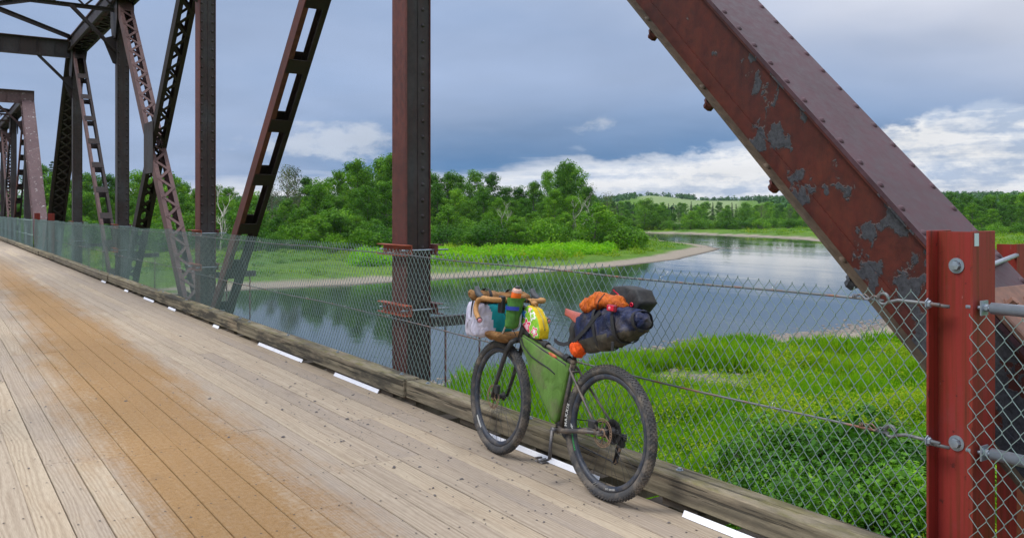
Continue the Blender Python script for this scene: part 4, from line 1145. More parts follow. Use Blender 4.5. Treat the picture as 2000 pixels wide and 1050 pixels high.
def hpost(x, y0, y1, ztop, label, group, wd=.18, zb=-1.0, bolts=True, mat=None):
    t = thing('red_fence_post', label, 'post', (x, (y0 + y1) / 2, 0), group=group); h = (y1 - y0) / 2; mb = MB()
    mb.bevbox((0, -h, zb), (wd, -h + .010, ztop), .0015); mb.bevbox((0, h - .010, zb), (wd, h, ztop), .0015); mb.box((wd * .42, -h + .0102, zb), (wd * .42 + .008, h - .0102, ztop - .004))
    part('post_body', mb, mat or M_REDPOST, t)
    if bolts:
        for z in (1.37, .63):
            b = MB(); b.lathe([(0, .0325), (.004, .0325), (.004, .030), (.0045, .020)], 20, 'x', smooth=False); b.lathe([(.0045, .020), (.019, .0185), (.021, .0001)], 6, 'x', smooth=False)
            part('bolt', b, M_GALV, t, Matrix.Translation((wd * .42 - .0, .008, z)) @ Matrix.Rotation(math.pi, 4, 'Z'))
        tp = MB(); tp.box((.012, -h - .002, ztop - .060), (.045, -h - .0004, ztop - .008)); part('tape', tp, material('pale_tape', color=(.45, .58, .58), rough=.6), t)
    return t
def build_fence():
    lo, hi, st = .018, 1.264, .0445; n = round((hi - lo) / st)
    hi = lo + n * st
    f = thing('chain_link_fence', 'long galvanised chain link fence behind the curb on the river side', 'fence', (0, 0, 0))
    link('chain_link_mesh', fence_mesh('chain_link_mesh', [(YP1 - .012, 9.0, .0335, st, lo, hi, .0020, 5, 1), (9.0, 20.0, .0335, st, lo, hi, .0020, 4, 2), (20.0, 37.5, .0335, st, lo, hi, .0020, 3, 3)]), f, kind='stuff')
    def cable(z, r, y0, y1, sag, name, seed):
        pts = []; k = 0; y = y0
        while y < y1:
            pts.append((FX + .006, y, z - sag * math.sin((y % 7.85) / 7.85 * math.pi) + .004 * math.sin(y * 3 + seed))); y += .28
        mb = MB(); mb.tube(pts, r, 6); part(name, mb, M_ROD if r > .005 else M_WIRE, f)
    yh = yat(1724, FX)
    cable(1.213, .0062, yh, 37.5, .012, 'top_cable', 0); cable(.640, .0062, yat(1735, FX), 37.5, .02, 'middle_cable', 1)
    for z, u in ((1.213, 1724), (.640, 1738)):
        mb = MB(); y = yat(u, FX); rr = .024
        pts = [(FX + .006, y + .02 + rr * math.cos(a), z + rr * math.sin(a)) for a in [R(200) + R(300) * i / 12 for i in range(13)]]
        mb.tube([(FX + .006, YP1 - .065, z - .004), (FX + .006, y - .07, z)] + [(FX + .006, y + rr * math.cos(a), z + rr * math.sin(a)) for a in [R(215) + R(330) * i / 14 for i in range(15)]], .0075, 8)
        part('hook_bolt', mb, M_ROD, f)
        tw = MB()
        for q in range(2): tw.tube([(FX + .006 + (q - .5) * .018, y + .0 + .10 * i / 8 + .02, z + .012 * math.sin(i * 1.1 + q)) for i in range(9)], .0035, 5)
        for q in range(3): tw.torus(.009, .0024, 8, 4, 'y', (FX + .006, y + .13 + .008 * q, z))
        part('cable_clip', tw, M_ROD, f)
        ws = MB(); ws.lathe([(0, .0001), (0, .024), (-.004, .024), (-.0045, .016), (-.016, .015), (-.017, .0001)], 6, 'y', (0, 0, 0), smooth=False)
        part('washer', ws, M_GALV, f, Matrix.Translation((FX + .006, YP1 - .012, z - .004)))
    tm = MB(); tm.torus(.012, .0016, 10, 4, 'y'); tm.tube([(0, 0, .012), (.004, -.012, .022), (.0, -.03, .045)], .0015, 4); tmm = tm.mesh('tie_wire', M_TIE)
    r = random.Random(4)
    for z in (1.213, .64):
        y = 2.75
        while y < 30: link('tie_wire', tmm, f, Matrix.Translation((FX + .006, y, z)) @ Matrix.Rotation(r.uniform(-1.2, 3), 4, 'Y')); y += r.uniform(.75, 1.05)
    f2 = thing('chain_link_fence', 'far chain link fence beyond the pair of red posts at the second portal', 'fence', (0, 38, 0))
    v = fence_mesh('chain_link_mesh', [(38.0, 78, .067, .089, lo, hi, .0026, 3, 4)]); v.transform(Matrix.Translation((0, -38, 0)))
    link('chain_link_mesh', v, f2, kind='stuff')
    for z, nm in ((1.213, 'top_cable'), (.64, 'middle_cable')):
        mb = MB(); mb.tube([(FX, 0, z), (FX, 40, z)], .008, 5); part(nm, mb, M_WIRE, f2)
    # right hand section: pipes and mesh this side of the red post
    f3 = thing('pipe_rail_fence', 'short chain link section with thick galvanised pipes right of the red post', 'fence', (0, 0, 0))
    y3 = yat(1893, FX)
    link('chain_link_mesh', fence_mesh('chain_link_mesh', [(y3 - .0335 * 130, y3, .0335, st, lo, hi - 2 * st + .01, .00185, 5, 5)]), f3, kind='stuff')
    for z in (1.207, .622):
        mb = MB(); mb.tube([(3.535, YP0 - .045, z), (3.535, -3.0, z)], .024, 14); part('pipe_rail', mb, M_GALV, f3)
        mb = MB(); mb.tube([(3.51, YP0 + .045, z), (3.528, YP0 - .05, z)], .0075, 8); mb.box((3.500, YP0 - .022, z - .03), (3.555, YP0 - .016, z + .03)); mb.lathe([(0, .016), (-.014, .015), (-.015, .0001)], 6, 'y', (3.53, YP0 - .0225, z), smooth=False)
        part('anchor_bolt', mb, M_GALV, f3)
        mb = MB(); mb.tube([(FX + .02, YP1 - .002, z), (FX + .045, YP1 - .085, z - .006)], .0075, 8); part('threaded_rod', mb, M_ROD, f3)
    hpost(3.475, YP0, YP1, 1.516, 'bright red steel post with two grey bolts and pale tape in the right foreground', None)
    hpost(3.475, 37.55, 37.75, 1.50, 'small far red fence post, left of the pair below the second portal', 'far red fence posts', bolts=False)
    hpost(3.475, yat(94, 3.475) - .1, yat(94, 3.475) + .1, 1.50, 'small far red fence post, right of the pair below the second portal', 'far red fence posts', bolts=False)
    # outer rail beyond the red post
    t = thing('outer_handrail', 'thin grey pipe on a short red post beyond the splice plate at the right edge', 'handrail', (4.4, 2.0, 0))
    mb = MB(); a = ray(1935, 3.95); b = ray(2040, 4.3); c_ = ray(1974, 4.45); za = CH - (518 - 411) * 3.95 / F; zb = CH - (502 - 411) * 4.3 / F
    mb.tube([(3.60 - 4.4, 1.865 - 2, 1.328), (a[0] - 4.4, a[1] - 2, za), (c_[0] + .02 - 4.4, c_[1] - .02 - 2, 1.368)], .012, 10); part('rail_pipe', mb, M_GALV, t)
    c = ray(1974, 4.45); e = ray(2080, 4.6); mb = MB(); mb.box((c[0] - 4.4, c[1] - 2.03, -1.1), (c[0] - 4.25, c[1] - 2.022, 1.426)); mb.box((c[0] - 4.4, c[1] - 2.0218, -1.1), (c[0] - 4.392, c[1] - 1.93, 1.424)); part('end_post', mb, M_REDPOST, t)
    # clamps on the vertical posts
    for k in range(1, 5):
        y = k * P_
        for z in (1.20, .60):
            lab = '%s orange red clamp on the %s bridge post from the bicycle' % ('upper' if z > 1 else 'lower', ['', 'first', 'second', 'third', 'fourth'][k])
            t = thing('post_clamp', lab, 'clamp', (XC, y, z), group='red clamps on the bridge posts')
            mb = MB(); mb.bevbox((-.225, -.30, -.055), (-.143, .34, -.047), .001); mb.box((-.151, -.30, -.0468), (-.143, .34, .0468)); mb.bevbox((-.225, -.30, .047), (-.143, .34, .055), .001); part('channel', mb, M_BRACK, t)
            mb = MB(); mb.box((.143, -.30, -.055), (.215, .34, -.047)); mb.box((.143, -.30, -.0468), (.151, .34, .0468)); mb.box((.143, -.30, .047), (.215, .34, .055)); part('channel', mb, M_RED, t)
            for yy in (-.24, .26):
                mb = MB(); mb.tube([(-.23, yy, 0), (.30, yy, 0)], .009, 8); part('threaded_rod', mb, M_GALV, t)
        t = thing('outrigger_bracket', 'steel outrigger arm with hanging rods outside the %s bridge post' % ['', 'first', 'second', 'third', 'fourth'][k], 'bracket', (XC + .14, y, .45), group='outrigger arms outside the truss')
        mb = MB(); mb.box((.002, -.15, -.05), (.72, -.14, .05)); mb.box((.002, -.139, .04), (.72, -.07, .05)); part('arm', mb, M_DARK, t)
        for x in (.20, .62):
            mb = MB(); mb.tube([(x, -.12, .06), (x, -.12, -2.0)], .011, 6); part('hanger_rod', mb, M_RED, t)
def build_pebbles():
    rng = np.random.default_rng(8); n = 430
    x = np.concatenate([rng.uniform(2.3, 3.27, 300), rng.uniform(.4, 3.2, 130)]); y = np.concatenate([2.2 + 7 * rng.random(300) ** 1.1, rng.uniform(2, 12, 130)])
    cube = np.array([(-1, -1, -.5), (1, -.8, -.5), (.9, 1, -.5), (-1, .9, -.5), (-.5, -.6, .6), (.6, -.4, .4), (.4, .5, .7), (-.6, .5, .4)]) * .5
    fs = np.array([(4, 5, 6, 7), (0, 1, 5, 4), (1, 2, 6, 5), (2, 3, 7, 6), (3, 0, 4, 7)])
    s = np.clip(rng.lognormal(-4.72, .45, n), .004, .024); a = rng.uniform(0, 6.28, n); ca, sa = np.cos(a), np.sin(a)
    q = cube[None] * s[:, None, None] * np.array([1.3, .9, .6]); qx = q[:, :, 0] * ca[:, None] - q[:, :, 1] * sa[:, None]; qy = q[:, :, 0] * sa[:, None] + q[:, :, 1] * ca[:, None]
    co = np.stack([qx + x[:, None], qy + y[:, None], q[:, :, 2] + s[:, None] * .14 + .001], -1).reshape(-1, 3)
    f = (fs[None] + (np.arange(n) * 8)[:, None, None]).reshape(-1, 4)
    def g(t):
        nn = t.noise(t.pos(), 40, 3); return {'Base Color': t.mix(nn, (.07, .062, .058), (.17, .15, .14)), 'Roughness': .9}
    link('gravel_bits', np_mesh('gravel_bits', co, f, material('gravel', g)), kind='stuff', label='small grey stones strewn on the deck around the bicycle')
# ---------------------------------------------------------------- bicycle and luggage
from mathutils import noise as mnoise
BM = Matrix.Translation((3.095, 3.60, 0)) @ Matrix.Rotation(R(4.6), 4, 'Y')
FM = BM @ Matrix.Translation((0, .97, 0)) @ Matrix.Rotation(R(-4), 4, 'Z') @ Matrix.Translation((0, -.97, 0))
def dusty(name, c, dust=(.17, .14, .10), amt=.5, rough=.7, scale=9, bump=.0015, metal=0.0):
    def f(t):
        o = t.coord(); n = t.noise(o, scale, 6, .7); n2 = t.noise(o, scale * 7, 4, .6)
        col = t.mix((n.ss(.42, .7) * amt), c, dust); col = t.mix(.35, col, t.mix(n2, (.5, .5, .5), (1.5, 1.5, 1.5)), 'MULTIPLY')
        return {'Base Color': col, 'Roughness': n.ss(.3, .7, rough - .1, rough + .15), 'Metallic': metal, 'Normal': t.bump(n2 + n, bump)}
    return material(name, f)
def fabric(name, c, c2=None, fold=14, rough=.75, depth=.006, dust=0.0):
    def f(t):
        o = t.coord(); n = t.noise(t.map(o, (1, 1.6, .8)), fold, 4, .55, .8); n2 = t.noise(o, 260, 2, .5); d = t.noise(o, 7, 5, .65)
        col = t.mix(n.ss(.3, .7), c, c2 or tuple(v * .68 for v in c)); col = t.mix(d.ss(.45, .7) * dust, col, (.15, .125, .09))
        return {'Base Color': col, 'Roughness': rough, 'Normal': t.bump(n + n2 * .05, depth), 'Specular IOR Level': .3}
    return material(name, f)
M_TYRE = dusty('muddy_tyre', (.050, .050, .052), (.235, .195, .15), .85, .85, 8)
M_RIM = dusty('muddy_rim', (.024, .032, .050), (.17, .145, .115), .6, .5, 14)
M_FRAME = dusty('muddy_frame', (.075, .070, .070), (.24, .185, .13), .75, .5, 12, metal=.3)
M_FORK = dusty('black_fork', (.030, .030, .033), (.12, .10, .075), .4, .55, 12)
M_ALLOY = dusty('grey_alloy', (.13, .13, .14), (.20, .16, .11), .5, .42, 16, metal=.6)
M_RUST = dusty('rusty_rotor', (.30, .20, .13), (.16, .10, .06), .7, .6, 40, metal=.4)
M_BLACKP = material('black_component', color=(.022, .022, .024), rough=.5)
M_SPOKE = material('spoke_steel', color=(.10, .10, .10), rough=.45, metal=.7)
M_TAPE = fabric('tan_bar_tape', (.50, .27, .105), (.38, .19, .07), 60, .8, .002)
M_PINK = material('pink_plug', color=(.75, .30, .34), rough=.5)
M_HOOD = material('grey_rubber_hood', color=(.055, .06, .066), rough=.65)
M_GREEN = fabric('green_canvas', (.130, .255, .050), (.090, .180, .034), 9, .8, .014, dust=.55)
M_GREEN2 = fabric('green_nylon', (.085, .25, .045), (.05, .15, .03), 13, .6, .012)
M_NAVY = fabric('navy_fabric', (.016, .026, .085), (.008, .011, .032), 15, .55, .022, dust=.5)
M_BLK = fabric('black_fabric', (.020, .022, .024), (.036, .036, .036), 14, .6, .008, dust=.2)
M_MUDF = fabric('muddy_black_fabric', (.055, .050, .040), (.030, .028, .024), 14, .7, .008, dust=.7)
M_ORANGE = fabric('orange_nylon', (.66, .15, .012), (.36, .065, .008), 26, .55, .024)
M_HOTOR = fabric('bright_orange_nylon', (.95, .12, .008), (.65, .06, .006), 40, .55, .012)
M_WHITEF = fabric('white_fabric', (.66, .63, .74), (.50, .48, .60), 13, .7, .022, dust=.12)
M_TEAL = fabric('teal_fabric', (.010, .36, .40), (.008, .25, .29), 11, .65, .008)
M_BROWN = fabric('brown_canvas', (.34, .175, .065), (.20, .095, .032), 14, .85, .022, dust=.2)
M_YELLOW = fabric('yellow_fabric', (.74, .52, .012), (.58, .38, .01), 16, .7, .006)
M_BLUE = material('blue_webbing', color=(.015, .035, .30), rough=.6)
M_STRAP = material('black_webbing', color=(.018, .018, .02), rough=.7)
M_PURPLE = material('purple_black_trim', color=(.045, .028, .05), rough=.7)
M_SADDLE = dusty('red_brown_leather', (.38, .085, .055), (.26, .07, .048), .7, .38, 16)
M_REDLENS = material('red_lens', color=(.55, .01, .04), rough=.2)
M_WHITEINK = material('pale_ink', color=(.55, .55, .52), rough=.6)
M_GREENINK = material('green_ink', color=(.03, .55, .10), rough=.6)
def g_floral(t):
    o = t.coord(); x, y, z = t.xyz(o); n = t.noise(o, 45, 3, .5)
    col = t.mix(n.ss(.52, .56), (.26, .55, .03), (.16, .42, .02))
    for (cy, cz, rr, c1, c2, k, ph) in ((.845, .945, .034, (.02, .16, .62), (.05, .30, .80), 5, .4), (.795, .868, .050, (.78, .02, .09), (.85, .50, .58), 5, 1.2), (.735, .940, .030, (.85, .85, .82), (.30, .60, .05), 4, 0.0),
                                    (.700, .845, .034, (.80, .03, .10), (.90, .86, .86), 5, 2.2), (.775, .975, .018, (.80, .05, .10), (.9, .8, .8), 5, 0.0)):
        dy, dz = y - cy, z - cz; r = (dy * dy + dz * dz)._m('SQRT'); an = dz._m('ARCTAN2', dy)
        pr = ((an * float(k) + ph).sin() * .20 + .80 + (n - .5) * .3) * rr
        col = t.mix((pr * 1.16 - r).ss(0.0, .0015), col, (.86, .86, .82)); col = t.mix((pr - r).ss(0.0, .0015), col, t.mix((pr * .55 - r).ss(-.006, .004), c1, c2))
    return {'Base Color': col, 'Roughness': .6}
M_FLORAL = material('floral_print', g_floral)
M_BOTTLE = material('clear_bottle', color=(.90, .55, .42), rough=.15, Transmission_Weight=.35)
M_JUICE = material('orange_drink', color=(.95, .16, .02), rough=.2)

def bag(mb, path, hh, hw, n=20, m=22, pw=2.6, lump=.006, seed=0, mi=0, axis='yz', scale=22, mfn=None):
    """soft bag: superellipse sections along a path. axis 'yz': path in (y,z), width along x; 'x': path (x,y,z), section in the y-z plane"""
    K = n; P = []
    def interp(a, t):
        q = t * (len(a) - 1); i = min(int(q), len(a) - 2); f = q - i; f = f * f * (3 - 2 * f) if False else f
        if isinstance(a[0], (tuple, list)): return [a[i][j] * (1 - f) + a[i + 1][j] * f for j in range(len(a[0]))]
        return a[i] * (1 - f) + a[i + 1] * f
    vs, fs, ms = [], [], []
    for i in range(K + 1):
        t = i / K; c = interp(path, t); c2 = interp(path, min(1, t + .02)); c1 = interp(path, max(0, t - .02)); a, b = interp(hh, t), interp(hw, t)
        e = min(1.0, math.sqrt(max(0, 1 - (2 * t - 1) ** 14)) + .03); a *= e; b *= e
        if axis == 'yz':
            dy, dz = c2[0] - c1[0], c2[1] - c1[1]; l = math.hypot(dy, dz); U = Vector((0, -dz / l, dy / l)); W = Vector((1, 0, 0)); C = Vector((c[2] if len(c) > 2 else 0, c[0], c[1]))
        else:
            U = Vector((0, 0, 1)); W = Vector((0, 1, 0)); C = Vector(c)
        for j in range(m):
            an = 2 * math.pi * j / m; ca, sa = math.cos(an), math.sin(an)
            x = math.copysign(abs(ca) ** (2 / pw), ca) * b; z = math.copysign(abs(sa) ** (2 / pw), sa) * a
            p = C + W * x + U * z; nn = (W * ca + U * sa)
            p = p + nn * (mnoise.fractal(p * scale + Vector((seed * 7.1, 0, 0)), 1.0, 2.0, 3) * lump)
            vs.append(p)
    for i in range(K):
        for j in range(m): fs.append((i * m + j, i * m + (j + 1) % m, (i + 1) * m + (j + 1) % m, (i + 1) * m + j))
    fs.append(tuple(range(m))); fs.append(tuple(range(K * m, (K + 1) * m))[::-1])
    b0 = len(mb.v); mb.v += [tuple(v) for v in vs]
    for q, f in enumerate(fs):
        mb.f.append([b0 + i for i in f]); ctr = sum((vs[i] for i in f), Vector()) / len(f)
        mb.m.append(mfn(ctr) if mfn else mi); mb.sm.append(True)
    return mb
def slab(mb, poly, x0, x1, bulge=.0, inset=.012, mi_side=0, mi_rim=0, seed=0, lump=.0):
    """pillow: polygon in (y,z) given a thickness x0..x1 with rounded edge and bulged faces"""
    N = len(poly); cy = sum(p[0] for p in poly) / N; cz = sum(p[1] for p in poly) / N; xm = (x0 + x1) / 2; h = (x1 - x0) / 2
    D = []
    for i in range(N):
        for q in range(5): a, b = poly[i], poly[(i + 1) % N]; D.append((a[0] + (b[0] - a[0]) * q / 5, a[1] + (b[1] - a[1]) * q / 5))
    N = len(D)
    prof = [(1.0, .35), (1.0, .70), (.975, .90)] + [(k, 1 + bulge * (1 - k * k) ** .8 / h) for k in (.93, .84, .72, .6, .48, .36, .24, .12, .04)]
    for s in (-1, 1):
        vs, fs = [], []
        vs += [(xm, cy + (y - cy), cz + (z - cz)) for y, z in D]
        for (k, xx) in prof:
            for (y, z) in D:
                Y, Z = cy + (y - cy) * k, cz + (z - cz) * k; nz = mnoise.fractal(Vector((Y * 16 + seed, Z * 16, s * 3)), 1, 2, 3) * lump * (1 if k < .95 else .3)
                vs.append((xm + s * (h * xx + nz), Y, Z))
        for i in range(len(prof)):
            for j in range(N):
                q = (i * N + j, i * N + (j + 1) % N, (i + 1) * N + (j + 1) % N, (i + 1) * N + j); fs.append(q if s > 0 else q[::-1])
        b = len(mb.v); mb.v += vs
        for qi, f in enumerate(fs): mb.f.append([b + i for i in f]); mb.m.append(mi_rim if qi < N * 3 else mi_side); mb.sm.append(True)
        mb.f.append([b + len(prof) * N + j for j in range(N)][::s]); mb.m.append(mi_side); mb.sm.append(True)
def band(mb, path, w, t=.003, axis=(1, 0, 0), closed=False, mi=0):
    """flat strap of width w along a path; axis = direction of its width"""
    A = Vector(axis); k = len(path); P = [Vector(p) for p in path]; vs, fs = [], []
    for i, p in enumerate(P):
        T = ((P[(i + 1) % k] if closed else P[min(i + 1, k - 1)]) - (P[i - 1] if closed or i else P[0])).normalized(); N = T.cross(A).normalized()
        for (a, b) in ((-1, 0), (1, 0), (1, 1), (-1, 1)): vs.append(p + A * a * w / 2 + N * b * t)
    for i in range(k if closed else k - 1):
        j = (i + 1) % k
        for q in range(4): fs.append((i * 4 + q, i * 4 + (q + 1) % 4, j * 4 + (q + 1) % 4, j * 4 + q))
    if not closed: fs += [(0, 3, 2, 1), ((k - 1) * 4, (k - 1) * 4 + 1, (k - 1) * 4 + 2, (k - 1) * 4 + 3)]
    mb.add(vs, fs, mi, False)

def arc_text(s, r, th0, size, x, mat, inward=False, c=(0, 0), bold=1.0):
    out = MB(); th = math.radians(th0); sg = -1 if inward else 1
    for ch in s:
        cu = bpy.data.curves.new('t', 'FONT'); cu.body = ch; cu.size = size; cu.offset = .0006 * bold; ob = bpy.data.objects.new('t', cu)
        me = bpy.data.meshes.new_from_object(ob); w = max([v.co.x for v in me.vertices] + [size * .25]) if ch != ' ' else size * .3
        tm = th + sg * w / 2 / r
        oy, oz = math.cos(tm), math.sin(tm); up = (oy * sg, oz * sg); rt = (-oz * sg, oy * sg)
        vs = [(x, c[0] + r * oy + rt[0] * (v.co.x - w / 2) + up[0] * (v.co.y - size * .35), c[1] + r * oz + rt[1] * (v.co.x - w / 2) + up[1] * (v.co.y - size * .35)) for v in me.vertices]
        if vs: out.add(vs, [tuple(p.vertices) for p in me.polygons])
        th += sg * (w + size * .16) / r
        bpy.data.objects.remove(ob); bpy.data.curves.remove(cu); bpy.data.meshes.remove(me)
    return out

def wheel(par, M, front):
    """wheel in its own frame: axle at the origin, plane y-z"""
    w = part('wheel', (lambda m: m)(MB().torus(.342, .0265, 96, 14, 'x')), M_TYRE, par, M)
    w.name = 'front_wheel' if front else 'rear_wheel'; w.data.name = 'tyre'
    kb = MB(); N = 92
    for i in range(N):
        for (a, ph, lx, ly) in ((0, 0, .0085, .0065), (.5, -24, .009, .006), (.5, 24, .009, .006), (0, -50, .007, .0075), (0, 50, .007, .0075), (.5, -66, .0055, .007), (.5, 66, .0055, .007)):
            th = 2 * math.pi * (i + a) / N; p = R(ph)
            if abs(ph) in (0,) and i % 2: lx = .0065
            Mq = Matrix.Rotation(-th, 4, 'X') @ Matrix.Translation((0, .342, 0)) @ Matrix.Rotation(-p, 4, 'Z') @ Matrix.Translation((0, .0262, 0))
            kb.box((-lx / 1.6, -.001, -ly / 1.5), (lx / 1.6, .0042, ly / 1.5), 0, Mq)
    part('tread', kb, M_TYRE, w, kind='stuff')
    rm = MB(); rm.lathe([(-.0145, .318), (-.0165, .316), (-.0155, .300), (-.008, .2885), (.008, .2885), (.0155, .300), (.0165, .316), (.0145, .318)], 80, 'x'); part('rim', rm, M_RIM, w)
    sp = MB(); r2 = random.Random(5)
    for i in range(32):
        th = 2 * math.pi * i / 32; s = 1 if i % 2 else -1; t2 = th + (.62 if (i // 2) % 2 else -.62)
        sp.tube([(s * .027, .026 * math.cos(t2), .026 * math.sin(t2)), (0, .2895 * math.cos(th), .2895 * math.sin(th))], .0011, 4)
    part('spokes', sp, M_SPOKE, w, kind='stuff')
    hb = MB(); hb.lathe([(-.05, .0001), (-.05, .012), (-.036, .014), (-.034, .028), (-.029, .028), (-.022, .016), (.022, .016), (.029, .028), (.034, .028), (.036, .014), (.05, .012), (.05, .0001)], 20, 'x'); part('hub', hb, M_BLACKP, w)
    # brake rotor with a pierced ring
    ro = MB(); xr = -.045; N = 30; R0 = .080
    ro.lathe([(xr, .0795), (xr - .0018, .0795), (xr - .0018, .0745), (xr, .0745), (xr, .0795)], 60, 'x', smooth=False); ro.lathe([(xr, .066), (xr - .0018, .066), (xr - .0018, .0625), (xr, .0625), (xr, .066)], 60, 'x', smooth=False)
    for i in range(N):
        a = 2 * math.pi * i / N; b = a + .09; ro.bar((xr - .0009, .0635 * math.cos(a), .0635 * math.sin(a)), (xr - .0009, .0765 * math.cos(b), .0765 * math.sin(b)), .0018, .005, up=(1, 0, 0))
    for i in range(6):
        a = math.pi / 3 * i; b = a + .55; ro.bar((xr - .0009, .018 * math.cos(a), .018 * math.sin(a)), (xr - .0009, .065 * math.cos(b), .065 * math.sin(b)), .0018, .007, up=(1, 0, 0))
    ro.lathe([(xr + .001, .024), (xr - .003, .024), (xr - .003, .014)], 16, 'x'); part('brake_rotor', ro, M_RUST, w)
    if not front:
        part('lettering', arc_text('MAXXIS', .3475, -6, .030, -.0290, M_WHITEINK, bold=1.6), M_WHITEINK, w)
        part('lettering', arc_text('CUSHCORE', .303, 205 - 218, .015, -.0172, M_GREENINK, True, bold=.9), M_GREENINK, w)
        part('lettering', arc_text('DT SWISS', .303, -94, .0135, -.0172, M_WHITEINK, True, bold=1.0), M_WHITEINK, w)
        tk = MB()
        for th in (-6, -8, -78, -81): a = R(th); tk.bar((-.0174, .296 * math.cos(a), .296 * math.sin(a)), (-.0178, .3135 * math.cos(a + .06), .3135 * math.sin(a + .06)), .001, .0062, up=(1, 0, 0))
        part('rim_marks', tk, M_WHITEINK, w)
    else:
        tk = MB()
        for th in range(-52, -34, 2): a, b = R(th), R(th + 2); x = -.0174; tk.add([(x, .296 * math.cos(a), .296 * math.sin(a)), (x, .3135 * math.cos(a), .3135 * math.sin(a)), (x, .3135 * math.cos(b), .3135 * math.sin(b)), (x, .296 * math.cos(b), .296 * math.sin(b))], [(0, 1, 2, 3)])
        part('rim_sticker', tk, M_WHITEINK, w)
    return w

def build_bike():
    t = thing('bicycle', 'muddy gravel bicycle loaded with bags, leaning against the chain link fence', 'bicycle', M=BM)
    FR = Matrix.Translation((0, .97, 0)) @ Matrix.Rotation(R(-4), 4, 'Z') @ Matrix.Translation((0, -.97, 0))
    RA, FA, BB, ST, HT, HB = (0, .372), (1.11, .372), (.42, .30), (.345, .715), (.862, .875), (.895, .785)
    wheel(t, Matrix.Translation((0, RA[0], RA[1])), False)
    wheel(t, FR @ Matrix.Translation((0, FA[0], FA[1])), True)
    f = MB(); V = lambda p, x=0: (x, p[0], p[1])
    f.tube([V((.855, .832)), V((.345, .702))], .0155, 12); f.tube([V(HB), V((.432, .315))], .021, 12); f.tube([V(BB), V(ST)], .0165, 12); f.tube([V(HT), V(HB)], .021, 12)
    for s in (-1, 1):
        f.tube([V((.35, .695), s * .008), V((.335, .665), s * .032), V((.14, .49), s * .052), V((.02, .385), s * .066)], [.009, .0085, .0075, .0075], 8)
        f.tube([V(BB, s * .02), V((.36, .305), s * .036), V((.2, .34), s * .052), V((0, .372), s * .066)], [.017, .016, .013, .011], 8)
        f.bar((s * .066, -.012, .36), (s * .066, .04, .385), .008, .036, up=(1, 0, 0))
    f.tube([(-.03, .322, .655), (.03, .322, .655)], .007, 8); f.lathe([(-.036, .022), (.036, .022)], 16, 'x', (0, BB[0], BB[1])); f.lathe([(0, .021), (.02, .021)], 12, 'z', (0, ST[0] - .001, ST[1] - .012))
    part('frame', f, M_FRAME, t)
    fk = MB()
    for s in (-1, 1): fk.tube([V((.905, .775), s * .01), V((.925, .752), s * .044), V((.96, .70), s * .054), V((1.05, .50), s * .058), V((1.108, .372), s * .058)], [.018, .018, .016, .013, .010], 8)
    fk.lathe([(0, .022), (.012, .024)], 14, 'z', (0, .90, .772)); part('fork', fk, M_FORK, t, FR)
    ca = MB(); ca.bevbox((-.062, 1.035, .40), (-.035, 1.075, .46), .006); ca.bevbox((-.075, .04, .385), (-.04, .10, .43), .006); part('brake_caliper', ca, M_BLACKP, t)
    # cranks
    c = MB(); c.lathe([(-.072, .0001), (-.072, .017), (-.062, .018), (-.045, .016)], 16, 'x', (0, BB[0], BB[1])); c.tube([(-.066, BB[0], BB[1]), (-.075, .418, .22), (-.082, .410, .133)], [.0125, .010, .011], 10); cr = part('crank', c, M_ALLOY, t)
    p = MB(); p.tube([(-.085, .41, .133), (-.115, .41, .131)], .0065, 8); p.bevbox((-.165, .375, .118), (-.112, .445, .128), .003); p.bevbox((-.162, .372, .135), (-.115, .384, .146), .002); p.bevbox((-.162, .436, .135), (-.115, .448, .146), .002); p.lathe([(-.165, .0001), (-.165, .013), (-.112, .013), (-.112, .0001)], 12, 'x', (0, .41, .131)); part('pedal', p, M_ALLOY, cr)
    c = MB(); c.tube([(.066, BB[0], BB[1]), (.075, .422, .38), (.082, .43, .470)], [.0125, .010, .011], 10); c.bevbox((.09, .395, .465), (.155, .465, .482), .004); part('crank', c, M_ALLOY, t)
    c = MB(); c.lathe([(.046, .062), (.049, .064), (.049, .040), (.046, .040), (.046, .062)], 40, 'x', (0, BB[0], BB[1]))
    for i in range(5): a = i * 1.2566; c.bar((.0475, BB[0], BB[1]), (.0475, BB[0] + .045 * math.cos(a), BB[1] + .045 * math.sin(a)), .003, .012, up=(1, 0, 0))
    part('chainring', c, M_BLACKP, t)
    cs = MB()
    for i in range(11):
        r0 = .024 + .0044 * (10 - i); x = .030 + i * .0034; cs.lathe([(x, r0 - .012), (x, r0), (x + .0016, r0), (x + .0016, r0 - .012)], 28, 'x', (0, 0, .372), smooth=False)
        for q in range(int(r0 * 620)): a = 2 * math.pi * q / int(r0 * 620); cs.box((x, -.0016, r0 - .001), (x + .0016, .0016, r0 + .004), 0, Matrix.Translation((0, 0, .372)) @ Matrix.Rotation(a, 4, 'X'))
    part('cassette', cs, M_BLACKP, t)
    d = MB(); d.bevbox((.05, -.055, .29), (.085, -.01, .335), .008); d.bevbox((.06, -.06, .325), (.09, -.025, .365), .006); d.bar((.058, -.035, .295), (.058, -.010, .205), .003, .028, up=(1, 0, 0)); d.bar((.046, -.035, .295), (.046, -.010, .205), .003, .022, up=(1, 0, 0)); dd = part('rear_derailleur', d, M_BLACKP, t)
    pu = MB()
    for (y, z) in ((-.030, .285), (-.012, .213)):
        pu.lathe([(.048, .0001), (.048, .019), (.056, .019), (.056, .0001)], 11, 'x', (0, y, z), smooth=False)
    part('pulley', pu, M_RUST, dd)
    ch = MB(); a1 = [(.0475, .42 + .063 * math.cos(a), .30 + .063 * math.sin(a)) for a in [R(95) - R(190) * i / 10 for i in range(11)]]
